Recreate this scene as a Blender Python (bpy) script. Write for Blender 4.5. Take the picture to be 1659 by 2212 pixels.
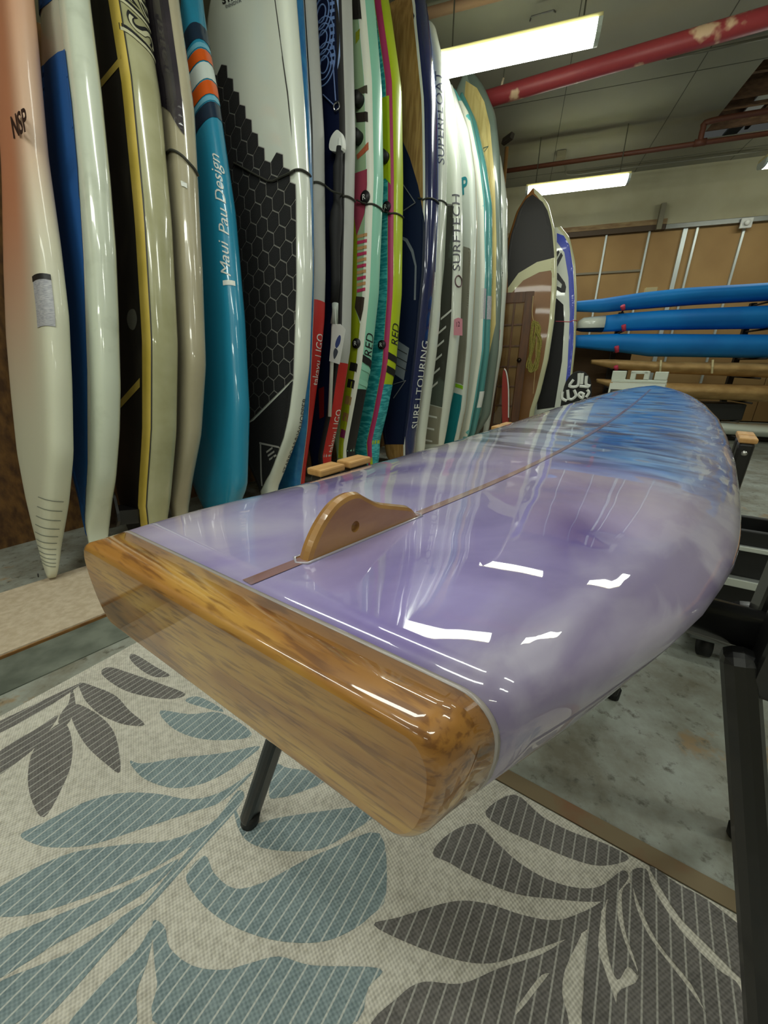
import bpy, bmesh, math, random
import numpy as np
from mathutils import Vector, Matrix
from mathutils.geometry import tessellate_polygon

for o in list(bpy.data.objects): bpy.data.objects.remove(o)
scene = bpy.context.scene
C = scene.collection
random.seed(4)

# ------------------------------------------------------------------ camera
H = 0.95; FPX = 830.0; TH = math.radians(21.2)
cam = bpy.data.cameras.new('camera'); camo = bpy.data.objects.new('camera', cam); C.objects.link(camo)
cam.sensor_fit = 'VERTICAL'; cam.sensor_height = 24.0; cam.lens = FPX / 2212 * 24.0
cam.clip_start = 0.01; cam.clip_end = 60
camo.location = (0, 0, H); camo.rotation_euler = (math.radians(90) - TH, 0, 0)
scene.camera = camo
# ------------------------------------------------------------------ world / exposure
world = bpy.data.worlds.new('world'); scene.world = world; world.use_nodes = True
world.node_tree.nodes['Background'].inputs[0].default_value = (0.8, 0.85, 0.8, 1)
world.node_tree.nodes['Background'].inputs[1].default_value = 0.05
scene.view_settings.view_transform = 'Standard'; scene.view_settings.look = 'None'
scene.view_settings.exposure = 0.22; scene.view_settings.gamma = 1.0
scene.view_settings.use_curve_mapping = False
LIGHT_POWER = 17.0          # emission of the fluorescent diffusers

# ------------------------------------------------------------------ pixel helpers (1659 x 2212 frame)
CAM = np.array([0, 0, H])
def ray(px, py):
    x = (px - 829.5) / FPX; u = (1106 - py) / FPX
    return np.array([x, math.cos(TH) + u * math.sin(TH), -math.sin(TH) + u * math.cos(TH)])
def at_z(px, py, z):
    r = ray(px, py); return CAM + r * ((z - H) / r[2])
def at_plane(px, py, P, n):
    r = ray(px, py); P = np.asarray(P, float); n = np.asarray(n, float)
    return CAM + r * (((P - CAM) @ n) / (r @ n))

# ------------------------------------------------------------------ materials
def lin(c):
    out = []
    for v in c:
        v = v / 255.0
        out.append(v / 12.92 if v <= 0.04045 else ((v + 0.055) / 1.055) ** 2.4)
    return tuple(out) + (1.0,)
_M = {}
def M(name, col, rough=0.5, metal=0.0, coat=0.0, col2=None, nscale=8.0, stretch=(1, 1, 1), lo=0.35, hi=0.65, bump=0.0, bscale=60.0, emit=0.0, detail=4.0):
    if name in _M: return _M[name]
    m = bpy.data.materials.new(name); m.use_nodes = True; nt = m.node_tree; b = nt.nodes['Principled BSDF']
    b.inputs['Base Color'].default_value = lin(col); b.inputs['Roughness'].default_value = rough
    b.inputs['Metallic'].default_value = metal; b.inputs['Coat Weight'].default_value = coat
    b.inputs['Coat Roughness'].default_value = 0.04
    tc = nt.nodes.new('ShaderNodeTexCoord'); mp = nt.nodes.new('ShaderNodeMapping')
    mp.inputs['Scale'].default_value = stretch; nt.links.new(tc.outputs['Object'], mp.inputs[0])
    if col2:
        no = nt.nodes.new('ShaderNodeTexNoise'); no.inputs['Scale'].default_value = nscale; no.inputs['Detail'].default_value = detail
        nt.links.new(mp.outputs[0], no.inputs['Vector'])
        cr = nt.nodes.new('ShaderNodeValToRGB')
        cr.color_ramp.elements[0].position = lo; cr.color_ramp.elements[0].color = lin(col)
        cr.color_ramp.elements[1].position = hi; cr.color_ramp.elements[1].color = lin(col2)
        nt.links.new(no.outputs[0], cr.inputs[0]); nt.links.new(cr.outputs[0], b.inputs['Base Color'])
    if bump:
        n2 = nt.nodes.new('ShaderNodeTexNoise'); n2.inputs['Scale'].default_value = bscale
        nt.links.new(mp.outputs[0], n2.inputs['Vector'])
        bp = nt.nodes.new('ShaderNodeBump'); bp.inputs['Strength'].default_value = bump; bp.inputs['Distance'].default_value = 0.004
        nt.links.new(n2.outputs[0], bp.inputs['Height']); nt.links.new(bp.outputs[0], b.inputs['Normal'])
    if emit:
        b.inputs['Emission Color'].default_value = lin(col); b.inputs['Emission Strength'].default_value = emit
    _M[name] = m; return m

# ------------------------------------------------------------------ mesh helpers
def tag(o, label=None, cat=None, group=None, kind=None):
    if label: o['label'] = label
    if cat: o['category'] = cat
    if group: o['group'] = group
    if kind: o['kind'] = kind
    return o
def mesh(name, verts, faces, mats, parent=None, smooth=False, mi=None):
    me = bpy.data.meshes.new(name)
    me.from_pydata([tuple(map(float, v)) for v in verts], [], [tuple(f) for f in faces])
    for m in (mats if isinstance(mats, (list, tuple)) else [mats]): me.materials.append(m)
    if mi is not None: me.polygons.foreach_set('material_index', mi)
    if smooth: me.polygons.foreach_set('use_smooth', [True] * len(me.polygons))
    me.update()
    o = bpy.data.objects.new(name, me); C.objects.link(o)
    if parent is not None: o.parent = parent
    return o
def bm_out(name, bm, mats, parent=None, smooth=False):
    bmesh.ops.recalc_face_normals(bm, faces=bm.faces)
    me = bpy.data.meshes.new(name); bm.to_mesh(me); bm.free()
    for m in (mats if isinstance(mats, (list, tuple)) else [mats]): me.materials.append(m)
    if smooth: me.polygons.foreach_set('use_smooth', [True] * len(me.polygons))
    o = bpy.data.objects.new(name, me); C.objects.link(o)
    if parent is not None: o.parent = parent
    return o
def empty(name, loc=(0, 0, 0), label=None, cat=None, group=None):
    o = bpy.data.objects.new(name, None); C.objects.link(o); o.location = loc; o.empty_display_size = 0.1
    return tag(o, label, cat, group)
def frame_mat(o, x, y, z):
    x = Vector(x).normalized(); y = Vector(y).normalized(); z = Vector(z).normalized()
    return Matrix(((x.x, y.x, z.x, o[0]), (x.y, y.y, z.y, o[1]), (x.z, y.z, z.z, o[2]), (0, 0, 0, 1)))
def box(name, cen, size, mat, parent=None, x=(1, 0, 0), y=None, z=(0, 0, 1), bevel=0.0, rel=None):
    """box with own axes, world coordinates (parents here all sit at identity unless rel given)"""
    x = Vector(x).normalized(); z = Vector(z).normalized(); yv = z.cross(x).normalized() if y is None else Vector(y).normalized(); z = x.cross(yv)
    bm = bmesh.new(); bmesh.ops.create_cube(bm, size=1.0)
    for v in bm.verts: v.co = Vector((v.co.x * size[0], v.co.y * size[1], v.co.z * size[2]))
    if bevel: bmesh.ops.bevel(bm, geom=list(bm.edges), offset=bevel, segments=2, affect='EDGES', profile=0.5)
    o = bm_out(name, bm, mat, None, False)
    mw = frame_mat(cen, x, yv, z)
    if parent is not None:
        o.parent = parent; o.matrix_parent_inverse = parent_world(parent).inverted()
    o.matrix_basis = mw
    return o
def parent_world(p):
    m = p.matrix_basis.copy()
    if p.parent: m = parent_world(p.parent) @ p.matrix_parent_inverse @ m
    return m
def tube(name, pts, r, mat, parent=None, n=10, closed=False, caps=True, rz=None):
    pts = [np.asarray(p, float) for p in pts]; N = len(pts); V = []; F = []
    rr = r if isinstance(r, (list, tuple)) else [r] * N
    up = None
    for i in range(N):
        if closed: t = pts[(i + 1) % N] - pts[i - 1]
        else: t = pts[min(i + 1, N - 1)] - pts[max(i - 1, 0)]
        t = t / (np.linalg.norm(t) + 1e-9)
        if up is None:
            up = np.array([0, 0, 1.0]) if abs(t[2]) < 0.9 else np.array([1.0, 0, 0])
        s = np.cross(t, up); s /= np.linalg.norm(s); up = np.cross(s, t)
        for k in range(n):
            a = 2 * math.pi * k / n
            V.append(pts[i] + rr[i] * (math.cos(a) * s + math.sin(a) * up))
    for i in range(N if closed else N - 1):
        j = (i + 1) % N
        for k in range(n):
            k2 = (k + 1) % n
            F.append((i * n + k, i * n + k2, j * n + k2, j * n + k))
    if caps and not closed:
        F.append(tuple(range(n))[::-1]); F.append(tuple((N - 1) * n + k for k in range(n)))
    bm = bmesh.new(); bv = [bm.verts.new(tuple(v)) for v in V]
    for f in F: bm.faces.new([bv[i] for i in f])
    o = bm_out(name, bm, mat, None, n > 6)
    if parent is not None:
        o.parent = parent; o.matrix_parent_inverse = parent_world(parent).inverted()
    return o
def smoothpath(pts, k=6, closed=False):
    P = [np.asarray(p, float) for p in pts]; N = len(P); out = []
    rng = range(N) if closed else range(N - 1)
    for i in rng:
        p0 = P[i - 1] if (closed or i > 0) else P[0]; p1 = P[i]; p2 = P[(i + 1) % N]
        p3 = P[(i + 2) % N] if (closed or i + 2 < N) else P[-1]
        for j in range(k):
            t = j / k
            out.append(0.5 * ((2 * p1) + (-p0 + p2) * t + (2 * p0 - 5 * p1 + 4 * p2 - p3) * t * t + (-p0 + 3 * p1 - 3 * p2 + p3) * t ** 3))
    if not closed: out.append(P[-1])
    return out
def prism(name, top, depth_vec, mat, parent=None):
    """solid from a planar polygon (list of 3D pts) pushed along depth_vec"""
    top = [np.asarray(p, float) for p in top]; dv = np.asarray(depth_vec, float); n = len(top)
    tri = tessellate_polygon([[Vector(p) for p in top]])
    V = top + [p + dv for p in top]; F = []
    for t in tri: F.append(tuple(t)); F.append(tuple(i + n for i in t[::-1]))
    for i in range(n): F.append((i, (i + 1) % n, n + (i + 1) % n, n + i))
    bm = bmesh.new(); bv = [bm.verts.new(tuple(v)) for v in V]
    for f in F:
        try: bm.faces.new([bv[i] for i in f])
        except ValueError: pass
    return keep(bm_out(name, bm, mat, None), parent)
def keep(o, parent):
    if parent is not None:
        o.parent = parent; o.matrix_parent_inverse = parent_world(parent).inverted()
    return o
_T = {}
def text2d(s, shear=0.0, offs=0.0):
    """flat glyph mesh: verts (x, y) for cap height about 0.7 * size 1, faces"""
    if (s, shear, offs) in _T: return _T[(s, shear, offs)]
    cu = bpy.data.curves.new('t', 'FONT'); cu.body = s; cu.size = 1.0; cu.shear = shear; cu.offset = offs; cu.resolution_u = 3
    o = bpy.data.objects.new('t', cu); C.objects.link(o)
    dg = bpy.context.evaluated_depsgraph_get(); me = bpy.data.meshes.new_from_object(o.evaluated_get(dg))
    bm = bmesh.new(); bm.from_mesh(me); bmesh.ops.triangulate(bm, faces=bm.faces)
    for _ in range(4):
        lg_ = [e for e in bm.edges if e.calc_length() > .16]
        if not lg_: break
        bmesh.ops.subdivide_edges(bm, edges=lg_, cuts=1); bmesh.ops.triangulate(bm, faces=bm.faces)
    bm.verts.index_update()
    V = np.array([[v.co.x, v.co.y] for v in bm.verts]); F = [[v.index for v in f.verts] for f in bm.faces]
    bm.free(); bpy.data.objects.remove(o); bpy.data.meshes.remove(me); bpy.data.curves.remove(cu)
    V[:, 0] -= V[:, 0].min(); _T[(s, shear, offs)] = (V, F); return V, F

# ------------------------------------------------------------------ room frame
E1 = np.array([0.9511, -0.3090, 0]); E2 = np.array([0.3090, 0.9511, 0]); RO = np.array([4.1, 7.36, 0])
def R(a, b, z=0.0): return RO + a * E1 + b * E2 + np.array([0, 0, z])
CEIL = 3.70
concrete = None
def floor_mat():
    m = bpy.data.materials.new('concrete'); m.use_nodes = True; nt = m.node_tree; b = nt.nodes['Principled BSDF']
    tc = nt.nodes.new('ShaderNodeTexCoord')
    def noise(sc, det, lo, hi):
        n = nt.nodes.new('ShaderNodeTexNoise'); n.inputs['Scale'].default_value = sc; n.inputs['Detail'].default_value = det
        n.inputs['Roughness'].default_value = 0.65
        nt.links.new(tc.outputs['Object'], n.inputs['Vector'])
        r = nt.nodes.new('ShaderNodeMapRange'); r.inputs[1].default_value = lo; r.inputs[2].default_value = hi
        nt.links.new(n.outputs[0], r.inputs[0]); return r.outputs[0]
    def mix(f, a, c2):
        x = nt.nodes.new('ShaderNodeMix'); x.data_type = 'RGBA'
        nt.links.new(f, x.inputs[0])
        if isinstance(a, tuple): x.inputs[6].default_value = a
        else: nt.links.new(a, x.inputs[6])
        x.inputs[7].default_value = c2; return x.outputs[2]
    c = mix(noise(5, 8, 0.35, 0.65), lin((120, 116, 100)), lin((166, 172, 164)))
    c = mix(noise(2.2, 6, 0.60, 0.64), c, lin((150, 128, 96)))
    c = mix(noise(26, 8, 0.56, 0.68), c, lin((96, 94, 82)))
    nt.links.new(c, b.inputs['Base Color']); b.inputs['Roughness'].default_value = 0.45
    return m
floor_m = floor_mat()
def quadslab(name, pts, z0, z1, mat, kind=None, parent=None):
    top = [np.array([p[0], p[1], z1]) for p in pts]
    o = prism(name, top, (0, 0, z0 - z1), mat, parent)
    if kind: o['kind'] = kind
    return o
wall_m = M('cream_plaster', (172, 168, 140), 0.8, col2=(158, 152, 122), nscale=1.5)
ceil_m = M('ceiling_panel', (146, 144, 126), 0.85, col2=(132, 130, 112), nscale=0.8)
# room: e1 from -5.2 to 3.2, e2 from -12 to 0
quadslab('floor', [R(-5.4, -12.2), R(3.4, -12.2), R(3.4, 0.4), R(-5.4, 0.4)], -0.1, 0.0, floor_m, 'structure')
hx0, hx1, hy0, hy1 = 0.32, 2.3, -2.3, -0.75
ceil = empty('ceiling', (0, 0, 0)); ceil['kind'] = 'structure'
for i, (a0, a1, b0, b1) in enumerate([(-5.4, 3.4, -12.2, hy0), (-5.4, 3.4, hy1, 0.4), (-5.4, hx0, hy0, hy1), (hx1, 3.4, hy0, hy1)]):
    quadslab('ceiling_panel', [R(a0, b0), R(a1, b0), R(a1, b1), R(a0, b1)], CEIL, CEIL + 0.02, ceil_m, None, ceil)
seam_m = M('seam_dark', (84, 82, 68), 0.9)
for a in (-3.9, -2.68, -1.46, -0.24, 0.98, 2.2):
    for (b0, b1) in ((-12, hy0), (hy1, 0)) if hx0 < a < hx1 else ((-12, 0),):
        quadslab('seam', [R(a - .004, b0), R(a + .004, b0), R(a + .004, b1), R(a - .004, b1)], CEIL - .002, CEIL + .001, seam_m, None, ceil)
for b in (-7.2, -4.75, -2.32, -0.35):
    quadslab('seam', [R(-5.2, b - .004), R(hx0 if hy0 < b < hy1 else 3.2, b - .004), R(hx0 if hy0 < b < hy1 else 3.2, b + .004), R(-5.2, b + .004)], CEIL - .002, CEIL + .001, seam_m, None, ceil)
# open bay above the ceiling with joists
void_m = M('attic_dark', (52, 46, 38), 0.95)
joist_m = M('joist_wood', (122, 92, 66), 0.8, col2=(92, 66, 46), nscale=6, stretch=(1, 6, 6))
ins_m = M('insulation_foil', (176, 182, 190), 0.5)
quadslab('roof_deck', [R(hx0 - 1, hy0 - 1), R(hx1 + 1, hy0 - 1), R(hx1 + 1, hy1 + 1), R(hx0 - 1, hy1 + 1)], CEIL + 0.75, CEIL + 0.8, void_m, None, ceil)
for i, b in enumerate(np.arange(hy0 + 0.12, hy1 + .05, 0.34)):
    quadslab('joist', [R(hx0 - .4, b), R(hx1 + .4, b), R(hx1 + .4, b + .05), R(hx0 - .4, b + .05)], CEIL + 0.08 + (i % 2) * .05, CEIL + 0.26, joist_m, None, ceil)
for a in (hx0 + .38, hx0 + .95):
    quadslab('foil_strip', [R(a, hy0 - .4), R(a + .16, hy0 - .4), R(a + .16, hy1 + .4), R(a, hy1 + .4)], CEIL + 0.16, CEIL + 0.18, ins_m, None, ceil)
for a in (hx0 + .62, hx0 + 1.3):
    quadslab('joist', [R(a, hy0 - .4), R(a + .04, hy0 - .4), R(a + .04, hy1 + .4), R(a, hy1 + .4)], CEIL + 0.2, CEIL + 0.36, joist_m, None, ceil)
# walls
LINT = 2.98
wb = empty('wall_back'); wb['kind'] = 'structure'
quadslab('plaster_band', [R(-5.4, 0), R(3.4, 0), R(3.4, .15), R(-5.4, .15)], LINT, CEIL, wall_m, None, wb)
kraft_m = M('kraft_panel', (168, 134, 84), 0.75, col2=(152, 118, 72), nscale=1.2)
quadslab('wall_core', [R(-5.4, .1), R(3.4, .1), R(3.4, .2), R(-5.4, .2)], 0, LINT, M('dark_gap', (70, 54, 34), .9), None, wb)
steel_m = M('stud_steel', (196, 204, 200), 0.38, 0.35)
track_m = M('track_steel', (120, 122, 116), 0.4, 0.5)
studs = [(1303, .028), (1393, .028), (1468, .06), (1493, .03), (1592, .03)]
sx = []
for px, wd in studs:
    q = at_plane(px, 550, R(0, .03), E2); a = (q - RO) @ E1; sx.append(a)
    quadslab('steel_stud', [R(a - wd / 2, 0.02), R(a + wd / 2, 0.02), R(a + wd / 2, .08), R(a - wd / 2, .08)], 0.05, LINT - .04, steel_m, None, wb)
edges = [-5.2, sx[0] - 1.1] + [s for s in sx if s != sx[3]] + [sx[-1] + .9, 3.3]
for i in range(len(edges) - 1):
    quadslab('kraft_panel', [R(edges[i] + .006, .06), R(edges[i + 1] - .006, .06), R(edges[i + 1] - .006, .1), R(edges[i] + .006, .1)], 0.02, LINT - .02, kraft_m, None, wb)
quadslab('top_track', [R(sx[1] + .2, -.03), R(3.3, -.03), R(3.3, .05), R(sx[1] + .2, .05)], LINT - .07, LINT - .01, track_m, None, wb)
quadslab('lintel_beam', [R(-5.2, -.02), R(sx[1] + .2, -.02), R(sx[1] + .2, .06), R(-5.2, .06)], LINT - .07, LINT + .0, M('lintel_dark', (74, 58, 40), .7), None, wb)
quadslab('lintel_board', [R(-5.2, -.03), R(sx[1] + .2, -.03), R(sx[1] + .2, .0), R(-5.2, .0)], LINT, LINT + .07, M('lintel_wood', (120, 92, 58), .7, col2=(150, 128, 88), nscale=5, stretch=(1, 1, 4)), None, wb)
for z, a0, a1 in ((2.36, sx[0] - .75, sx[1]), (1.88, sx[0] - .75, sx[1])):
    quadslab('cross_rail', [R(a0, .03), R(a1, .03), R(a1, .06), R(a0, .06)], z, z + (.03 if z > 2 else .02), M('rail_grey', (132, 122, 100), .6) if z > 2 else kraft_m, None, wb)
quadslab('ledge_board', [R(sx[1] + .02, -.1), R(3.3, -.1), R(3.3, .02), R(sx[1] + .02, .02)], 1.99, 2.03, M('ledge_pale', (188, 176, 140), .7), None, wb)
quadslab('wall_left', [R(-5.4, -12.2), R(-5.2, -12.2), R(-5.2, .4), R(-5.4, .4)], 0, CEIL, wall_m, 'structure')
quadslab('wall_right', [R(3.2, -12.2), R(3.4, -12.2), R(3.4, .4), R(3.2, .4)], 0, CEIL, wall_m, 'structure')
quadslab('wall_front', [R(-5.4, -12.2), R(3.4, -12.2), R(3.4, -12.0), R(-5.4, -12.0)], 0, CEIL, wall_m, 'structure')
# electrical post box on the lintel
q = at_plane(1428, 468, R(0, -.06), E2)
box('conduit_box', q, (.07, .06, .34), M('box_grey', (118, 112, 90), .6), None, E1, bevel=.004)
tag(bpy.data.objects['conduit_box'], 'narrow grey conduit box fixed over the wooden lintel', 'box')
q = at_plane(1612, 482, R(0, -.06), E2)
sp = empty('wall_spotlight', (0, 0, 0), 'square white bracket lamp on the steel ceiling track', 'lamp')
box('mount_plate', q, (.15, .03, .13), M('white_plastic', (205, 206, 198), .4), sp, E1, bevel=.008)
tube('lens', [q - E2 * .02, q - E2 * .06], .035, M('lens_pale', (235, 235, 225), .2), sp, 16)

# ------------------------------------------------------------------ fluorescent lights
LZ = H + 2.18
tube_m = M('tube_light', (250, 255, 244), emit=LIGHT_POWER)
hous_m = M('housing_glow_yellow', (232, 222, 160), .4)  # lamp glow along the rim is put into this yellow colour
def fixture(right_end, label, rods=True, length=1.25):
    c = np.array([right_end[0], right_end[1], 0]) - E1 * length / 2
    t = empty('fluorescent_light', (0, 0, 0), label, 'ceiling light', 'fluorescent strip lights hung from the ceiling')
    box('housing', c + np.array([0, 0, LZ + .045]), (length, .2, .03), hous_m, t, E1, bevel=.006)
    # wrap diffuser: half rounded trough
    V = []; F = []; n = 9
    for e in (-1, 1):
        for k in range(n):
            a = math.pi * k / (n - 1)
            yy = -.105 * math.cos(a); zz = -.075 * math.sin(a) ** .6
            V.append(c + E1 * e * (length / 2 - .03) + E2 * yy + np.array([0, 0, LZ + .03 + zz]))
    for k in range(n - 1): F.append((k, k + 1, n + k + 1, n + k))
    keep(mesh('diffuser', V, F, tube_m, None, True), t)
    for e in (-1, 1):
        W = []
        for off in (0, .03):
            for k in range(n):
                a = math.pi * k / (n - 1)
                W.append(c + E1 * e * (length / 2 - .03 + off) + E2 * (-.108 * math.cos(a)) + np.array([0, 0, LZ + .031 - .078 * math.sin(a) ** .6]))
        G = [(k, k + 1, n + k + 1, n + k) for k in range(n - 1)] + [tuple(range(n)), tuple(range(n, 2 * n))]
        keep(mesh('end_cap', W, G, M('end_cap_clear', (214, 224, 214), .3), None), t)
    if rods:
        for e in (-1, 1):
            p = c + E1 * e * (length / 2 - .12)
            tube('hanger_rod', [p + np.array([0, 0, LZ + .05]), p + np.array([0, 0, CEIL])], .006, M('rod_grey', (96, 94, 80), .5, .4), t, 6)
    return t
fixture((1.53, 3.77), 'long fluorescent light hanging nearest above the row of leaning boards', length=1.17)
fixture((3.13, 6.11), 'fluorescent light hanging beyond the black-nosed board before the back wall')
fixture((3.13 + 2.62 * .951, 6.11 - 2.62 * .309), 'fluorescent light hanging in front of the plaster wall below the open joists', rods=False)
fixture((3.2, 2.93), 'fluorescent light reflected as a short bar in the purple deck')
fixture((.62, 1.15), 'fluorescent light above the tail of the purple board')
fixture((3.0, .4), 'fluorescent light above the black cart')
fixture((.1, -.6), 'unseen fluorescent light added behind the photographer beside the board row')  # unseen fixture added for general light from behind the camera
fixture((2.6, -1.4), 'unseen fluorescent light added behind the photographer over the open floor')  # added out of view for general illumination
fixture((-.9, -3.6), 'unseen fluorescent light added far behind over the empty floor')  # another unseen fixture added to light the room from behind
fixture((-1.3, .05), 'unseen fluorescent light added over the near end of the board row')  # added out of view to brighten the decks turned toward the camera
fixture((-2.0, -2.2), 'unseen fluorescent light added by the left wall behind the photographer')  # unseen, added to light the white hexagon-pad deck from behind left
fixture((1.8, -4.5), 'unseen fluorescent light added farthest from the boards')  # unseen, added at the rear for overall light

# ------------------------------------------------------------------ pipes
def pipe_pts(p, q, zp): return [at_z(p[0], p[1], zp), at_z(q[0], q[1], zp)]
red_m = M('red_peeling_pipe', (146, 52, 56), .45, col2=(206, 176, 142), nscale=3.2, stretch=(1, 1, 1), lo=.58, hi=.63)
a, b = pipe_pts((1059, 212), (1659, 38), 3.5)
dv = (b - a) / np.linalg.norm(b - a)
tag(tube('sprinkler_main_pipe', [a - dv * 2.2, b + dv * 1.0], .07, red_m, None, 20), 'thick red pipe with peeling cream paint under the ceiling', 'pipe')
p = a + dv * .1
pc = empty('pipe_hanger', (0, 0, 0), 'thin cream hanger wire holding the red pipe', 'hanger')
tube('clevis', [p + np.array([0, 0, .05]), p + np.array([0.02, 0, .13])], .011, M('hanger_cream', (196, 180, 150), .6), pc, 8)
tube('wire', [p + np.array([0.02, 0, .12]), p + np.array([0.02, 0, CEIL - 3.5])], .004, M('rod_grey', (96, 94, 80), .5, .4), pc, 6)
brown_m = M('brown_pipe', (112, 66, 48), .5)
zb = 3.42
a, b = pipe_pts((1110, 367), (1500, 311), zb); dv = (b - a) / np.linalg.norm(b - a)
bp = empty('branch_pipe', (0, 0, 0), 'thin brown sprinkler branch pipe running toward the ceiling opening', 'pipe')
tube('run', [a - dv * .6, b + dv * 2.2], .026, brown_m, bp, 14)
k = at_z(1512, 308, zb)
tube('elbow_riser', smoothpath([k, k + np.array([0, 0, .13]), k + dv * .05 + np.array([0, 0, .19]), k + dv * .6 + np.array([0, 0, .2]), k + dv * 1.7 + np.array([0, 0, .2])], 4), .03, brown_m, bp, 12)
for off in (.02,):
    tube('tee', [k - dv * .06, k + dv * .06], .036, brown_m, bp, 14)
a, b = at_z(940, 25, CEIL - .1), at_z(1070, -10, CEIL - .1); dv = (b - a) / np.linalg.norm(b - a)
tag(tube('wood_batten', [a - dv * 1.0, b + dv * .6], .035, M('batten_tan', (150, 118, 88), .6), None, 8), 'tan batten fixed under the ceiling above the boards', 'batten')
cond_m = M('conduit_grey', (116, 114, 98), .5, .3)
cd = empty('conduit', (0, 0, 0), 'thin grey conduit with a junction box crossing the ceiling', 'conduit')
j = at_z(1212, 335, CEIL - .04)
box('junction_box', j, (.12, .12, .07), M('box_grey', (118, 112, 90), .6), cd, E1, bevel=.005)
j2 = at_z(1232, 378, CEIL - .1)
tube('conduit_run', smoothpath([j, at_z(1222, 362, CEIL - .06), j2, at_z(1330, 366, CEIL - .1), at_z(1659, 325, CEIL - .1)], 5), .012, cond_m, cd, 8)
a, b = at_z(1380, 110, CEIL - .02), at_z(1659, 78, CEIL - .02)
tag(tube('ceiling_cable', [at_z(1440, 128, CEIL - .02), at_z(1659, 80, CEIL - .02)], .012, cond_m, None, 8), 'thin grey cable clipped along the ceiling beside the red pipe', 'cable')
# ceiling hook bar and small fittings
tag(tube('ceiling_hook', [at_z(1145, 45, CEIL - .01), at_z(1148, 36, CEIL - .14), at_z(1195, 22, CEIL - .14), at_z(1200, 26, CEIL - .01)], .006, M('hook_dark', (60, 58, 50), .5), None, 6), 'small bent dark bracket on the ceiling above the long light', 'hook')
tag(box('beam_clamp', at_z(1097, 300, 3.4), (.05, .16, .06), M('clamp_dark', (52, 46, 38), .6), None, (.9, .4, -.3), bevel=.004), 'dark wooden hanger block on a cord beside the pale yellow board', 'hanger')
q = at_z(1095, 318, 3.35)
tag(tube('wood_pole', [q, np.array([q[0] + .05, q[1] + .1, 0.0])], .022, M('pole_tan', (150, 112, 64), .5), None, 10), 'tall tan wooden pole standing behind the leaning boards', 'pole')

# ------------------------------------------------------------------ floor coverings
def fl(px, py, z=0.0):
    p = at_z(px, py, z); return p
RX = np.array([.839, -.545, 0]); RY = np.array([.545, .839, 0]); RK = np.array([-.775, 1.313, 0])
def rugp(x, y, z): return RK + RX * x - RY * y + np.array([0, 0, z])
def weave_mat(name, base, dark, line=None, spacing=.0205, lw=.12):
    m = bpy.data.materials.new(name); m.use_nodes = True; nt = m.node_tree; b = nt.nodes['Principled BSDF']; L = nt.links
    tc = nt.nodes.new('ShaderNodeTexCoord')
    def dotn(vx, vy):
        d = nt.nodes.new('ShaderNodeVectorMath'); d.operation = 'DOT_PRODUCT'; L.new(tc.outputs['Object'], d.inputs[0]); d.inputs[1].default_value = (vx, vy, 0); return d.outputs['Value']
    def math_(op, a, c=None):
        n = nt.nodes.new('ShaderNodeMath'); n.operation = op
        for i, v in enumerate((a, c)):
            if v is None: continue
            if isinstance(v, (int, float)): n.inputs[i].default_value = v
            else: L.new(v, n.inputs[i])
        return n.outputs[0]
    X = dotn(RX[0], RX[1]); Y = dotn(RY[0], RY[1])
    def wave(c, per): return math_('SINE', math_('MULTIPLY', c, 2 * math.pi / per))
    wv = math_('MULTIPLY', wave(math_('ADD', X, math_('MULTIPLY', Y, .35)), .0085 if not line else .0105), wave(math_('ADD', Y, math_('MULTIPLY', X, -.35)), .0085 if not line else .0075))
    no = nt.nodes.new('ShaderNodeTexNoise'); no.inputs['Scale'].default_value = 90; no.inputs['Detail'].default_value = 3; L.new(tc.outputs['Object'], no.inputs['Vector'])
    n3 = nt.nodes.new('ShaderNodeTexNoise'); n3.inputs['Scale'].default_value = 7; n3.inputs['Detail'].default_value = 3; L.new(tc.outputs['Object'], n3.inputs['Vector'])
    f = math_('ADD', math_('MULTIPLY', wv, .35), math_('ADD', math_('MULTIPLY', math_('SUBTRACT', no.outputs[0], .5), 1.6), math_('MULTIPLY', math_('SUBTRACT', n3.outputs[0], .45), .8)))
    f = math_('ADD', f, .3)
    cl = nt.nodes.new('ShaderNodeClamp'); L.new(f, cl.inputs[0])
    mx = nt.nodes.new('ShaderNodeMix'); mx.data_type = 'RGBA'; L.new(cl.outputs[0], mx.inputs[0]); mx.inputs[6].default_value = lin(base); mx.inputs[7].default_value = lin(dark)
    out = mx.outputs[2]
    if line:
        fr = math_('FRACT', math_('MULTIPLY', X, 1 / spacing)); ln = math_('LESS_THAN', fr, lw)
        m2 = nt.nodes.new('ShaderNodeMix'); m2.data_type = 'RGBA'; L.new(ln, m2.inputs[0]); L.new(out, m2.inputs[6]); m2.inputs[7].default_value = lin(line); out = m2.outputs[2]
    L.new(out, b.inputs['Base Color']); b.inputs['Roughness'].default_value = .95
    bp_ = nt.nodes.new('ShaderNodeBump'); bp_.inputs['Strength'].default_value = .5; bp_.inputs['Distance'].default_value = .002; L.new(wv, bp_.inputs['Height']); L.new(bp_.outputs[0], b.inputs['Normal'])
    return m
rug_cream = weave_mat('rug_cream', (224, 219, 206), (168, 163, 150))
rug_teal = weave_mat('rug_teal', (148, 164, 166), (108, 126, 130), (198, 202, 196), lw=.14)
rug_grey = weave_mat('rug_grey', (126, 122, 118), (90, 87, 84), (176, 174, 166), lw=.14)
rug = empty('area_rug', (0, 0, 0), 'flat woven cream rug with teal and grey leaf pattern under the purple board', 'rug')
prism('rug_field', [rugp(0, 0, .007), rugp(2.6, 0, .007), rugp(2.6, 2.0, .007), rugp(0, 2.0, .007)], (0, 0, -.006), rug_cream, rug)
LA = lambda pts: [(x / 2.074, 1400 + y / 2.074) for x, y in pts]
LB = lambda pts: [(800 + x / 1.931, 1650 + y / 1.931) for x, y in pts]
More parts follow.
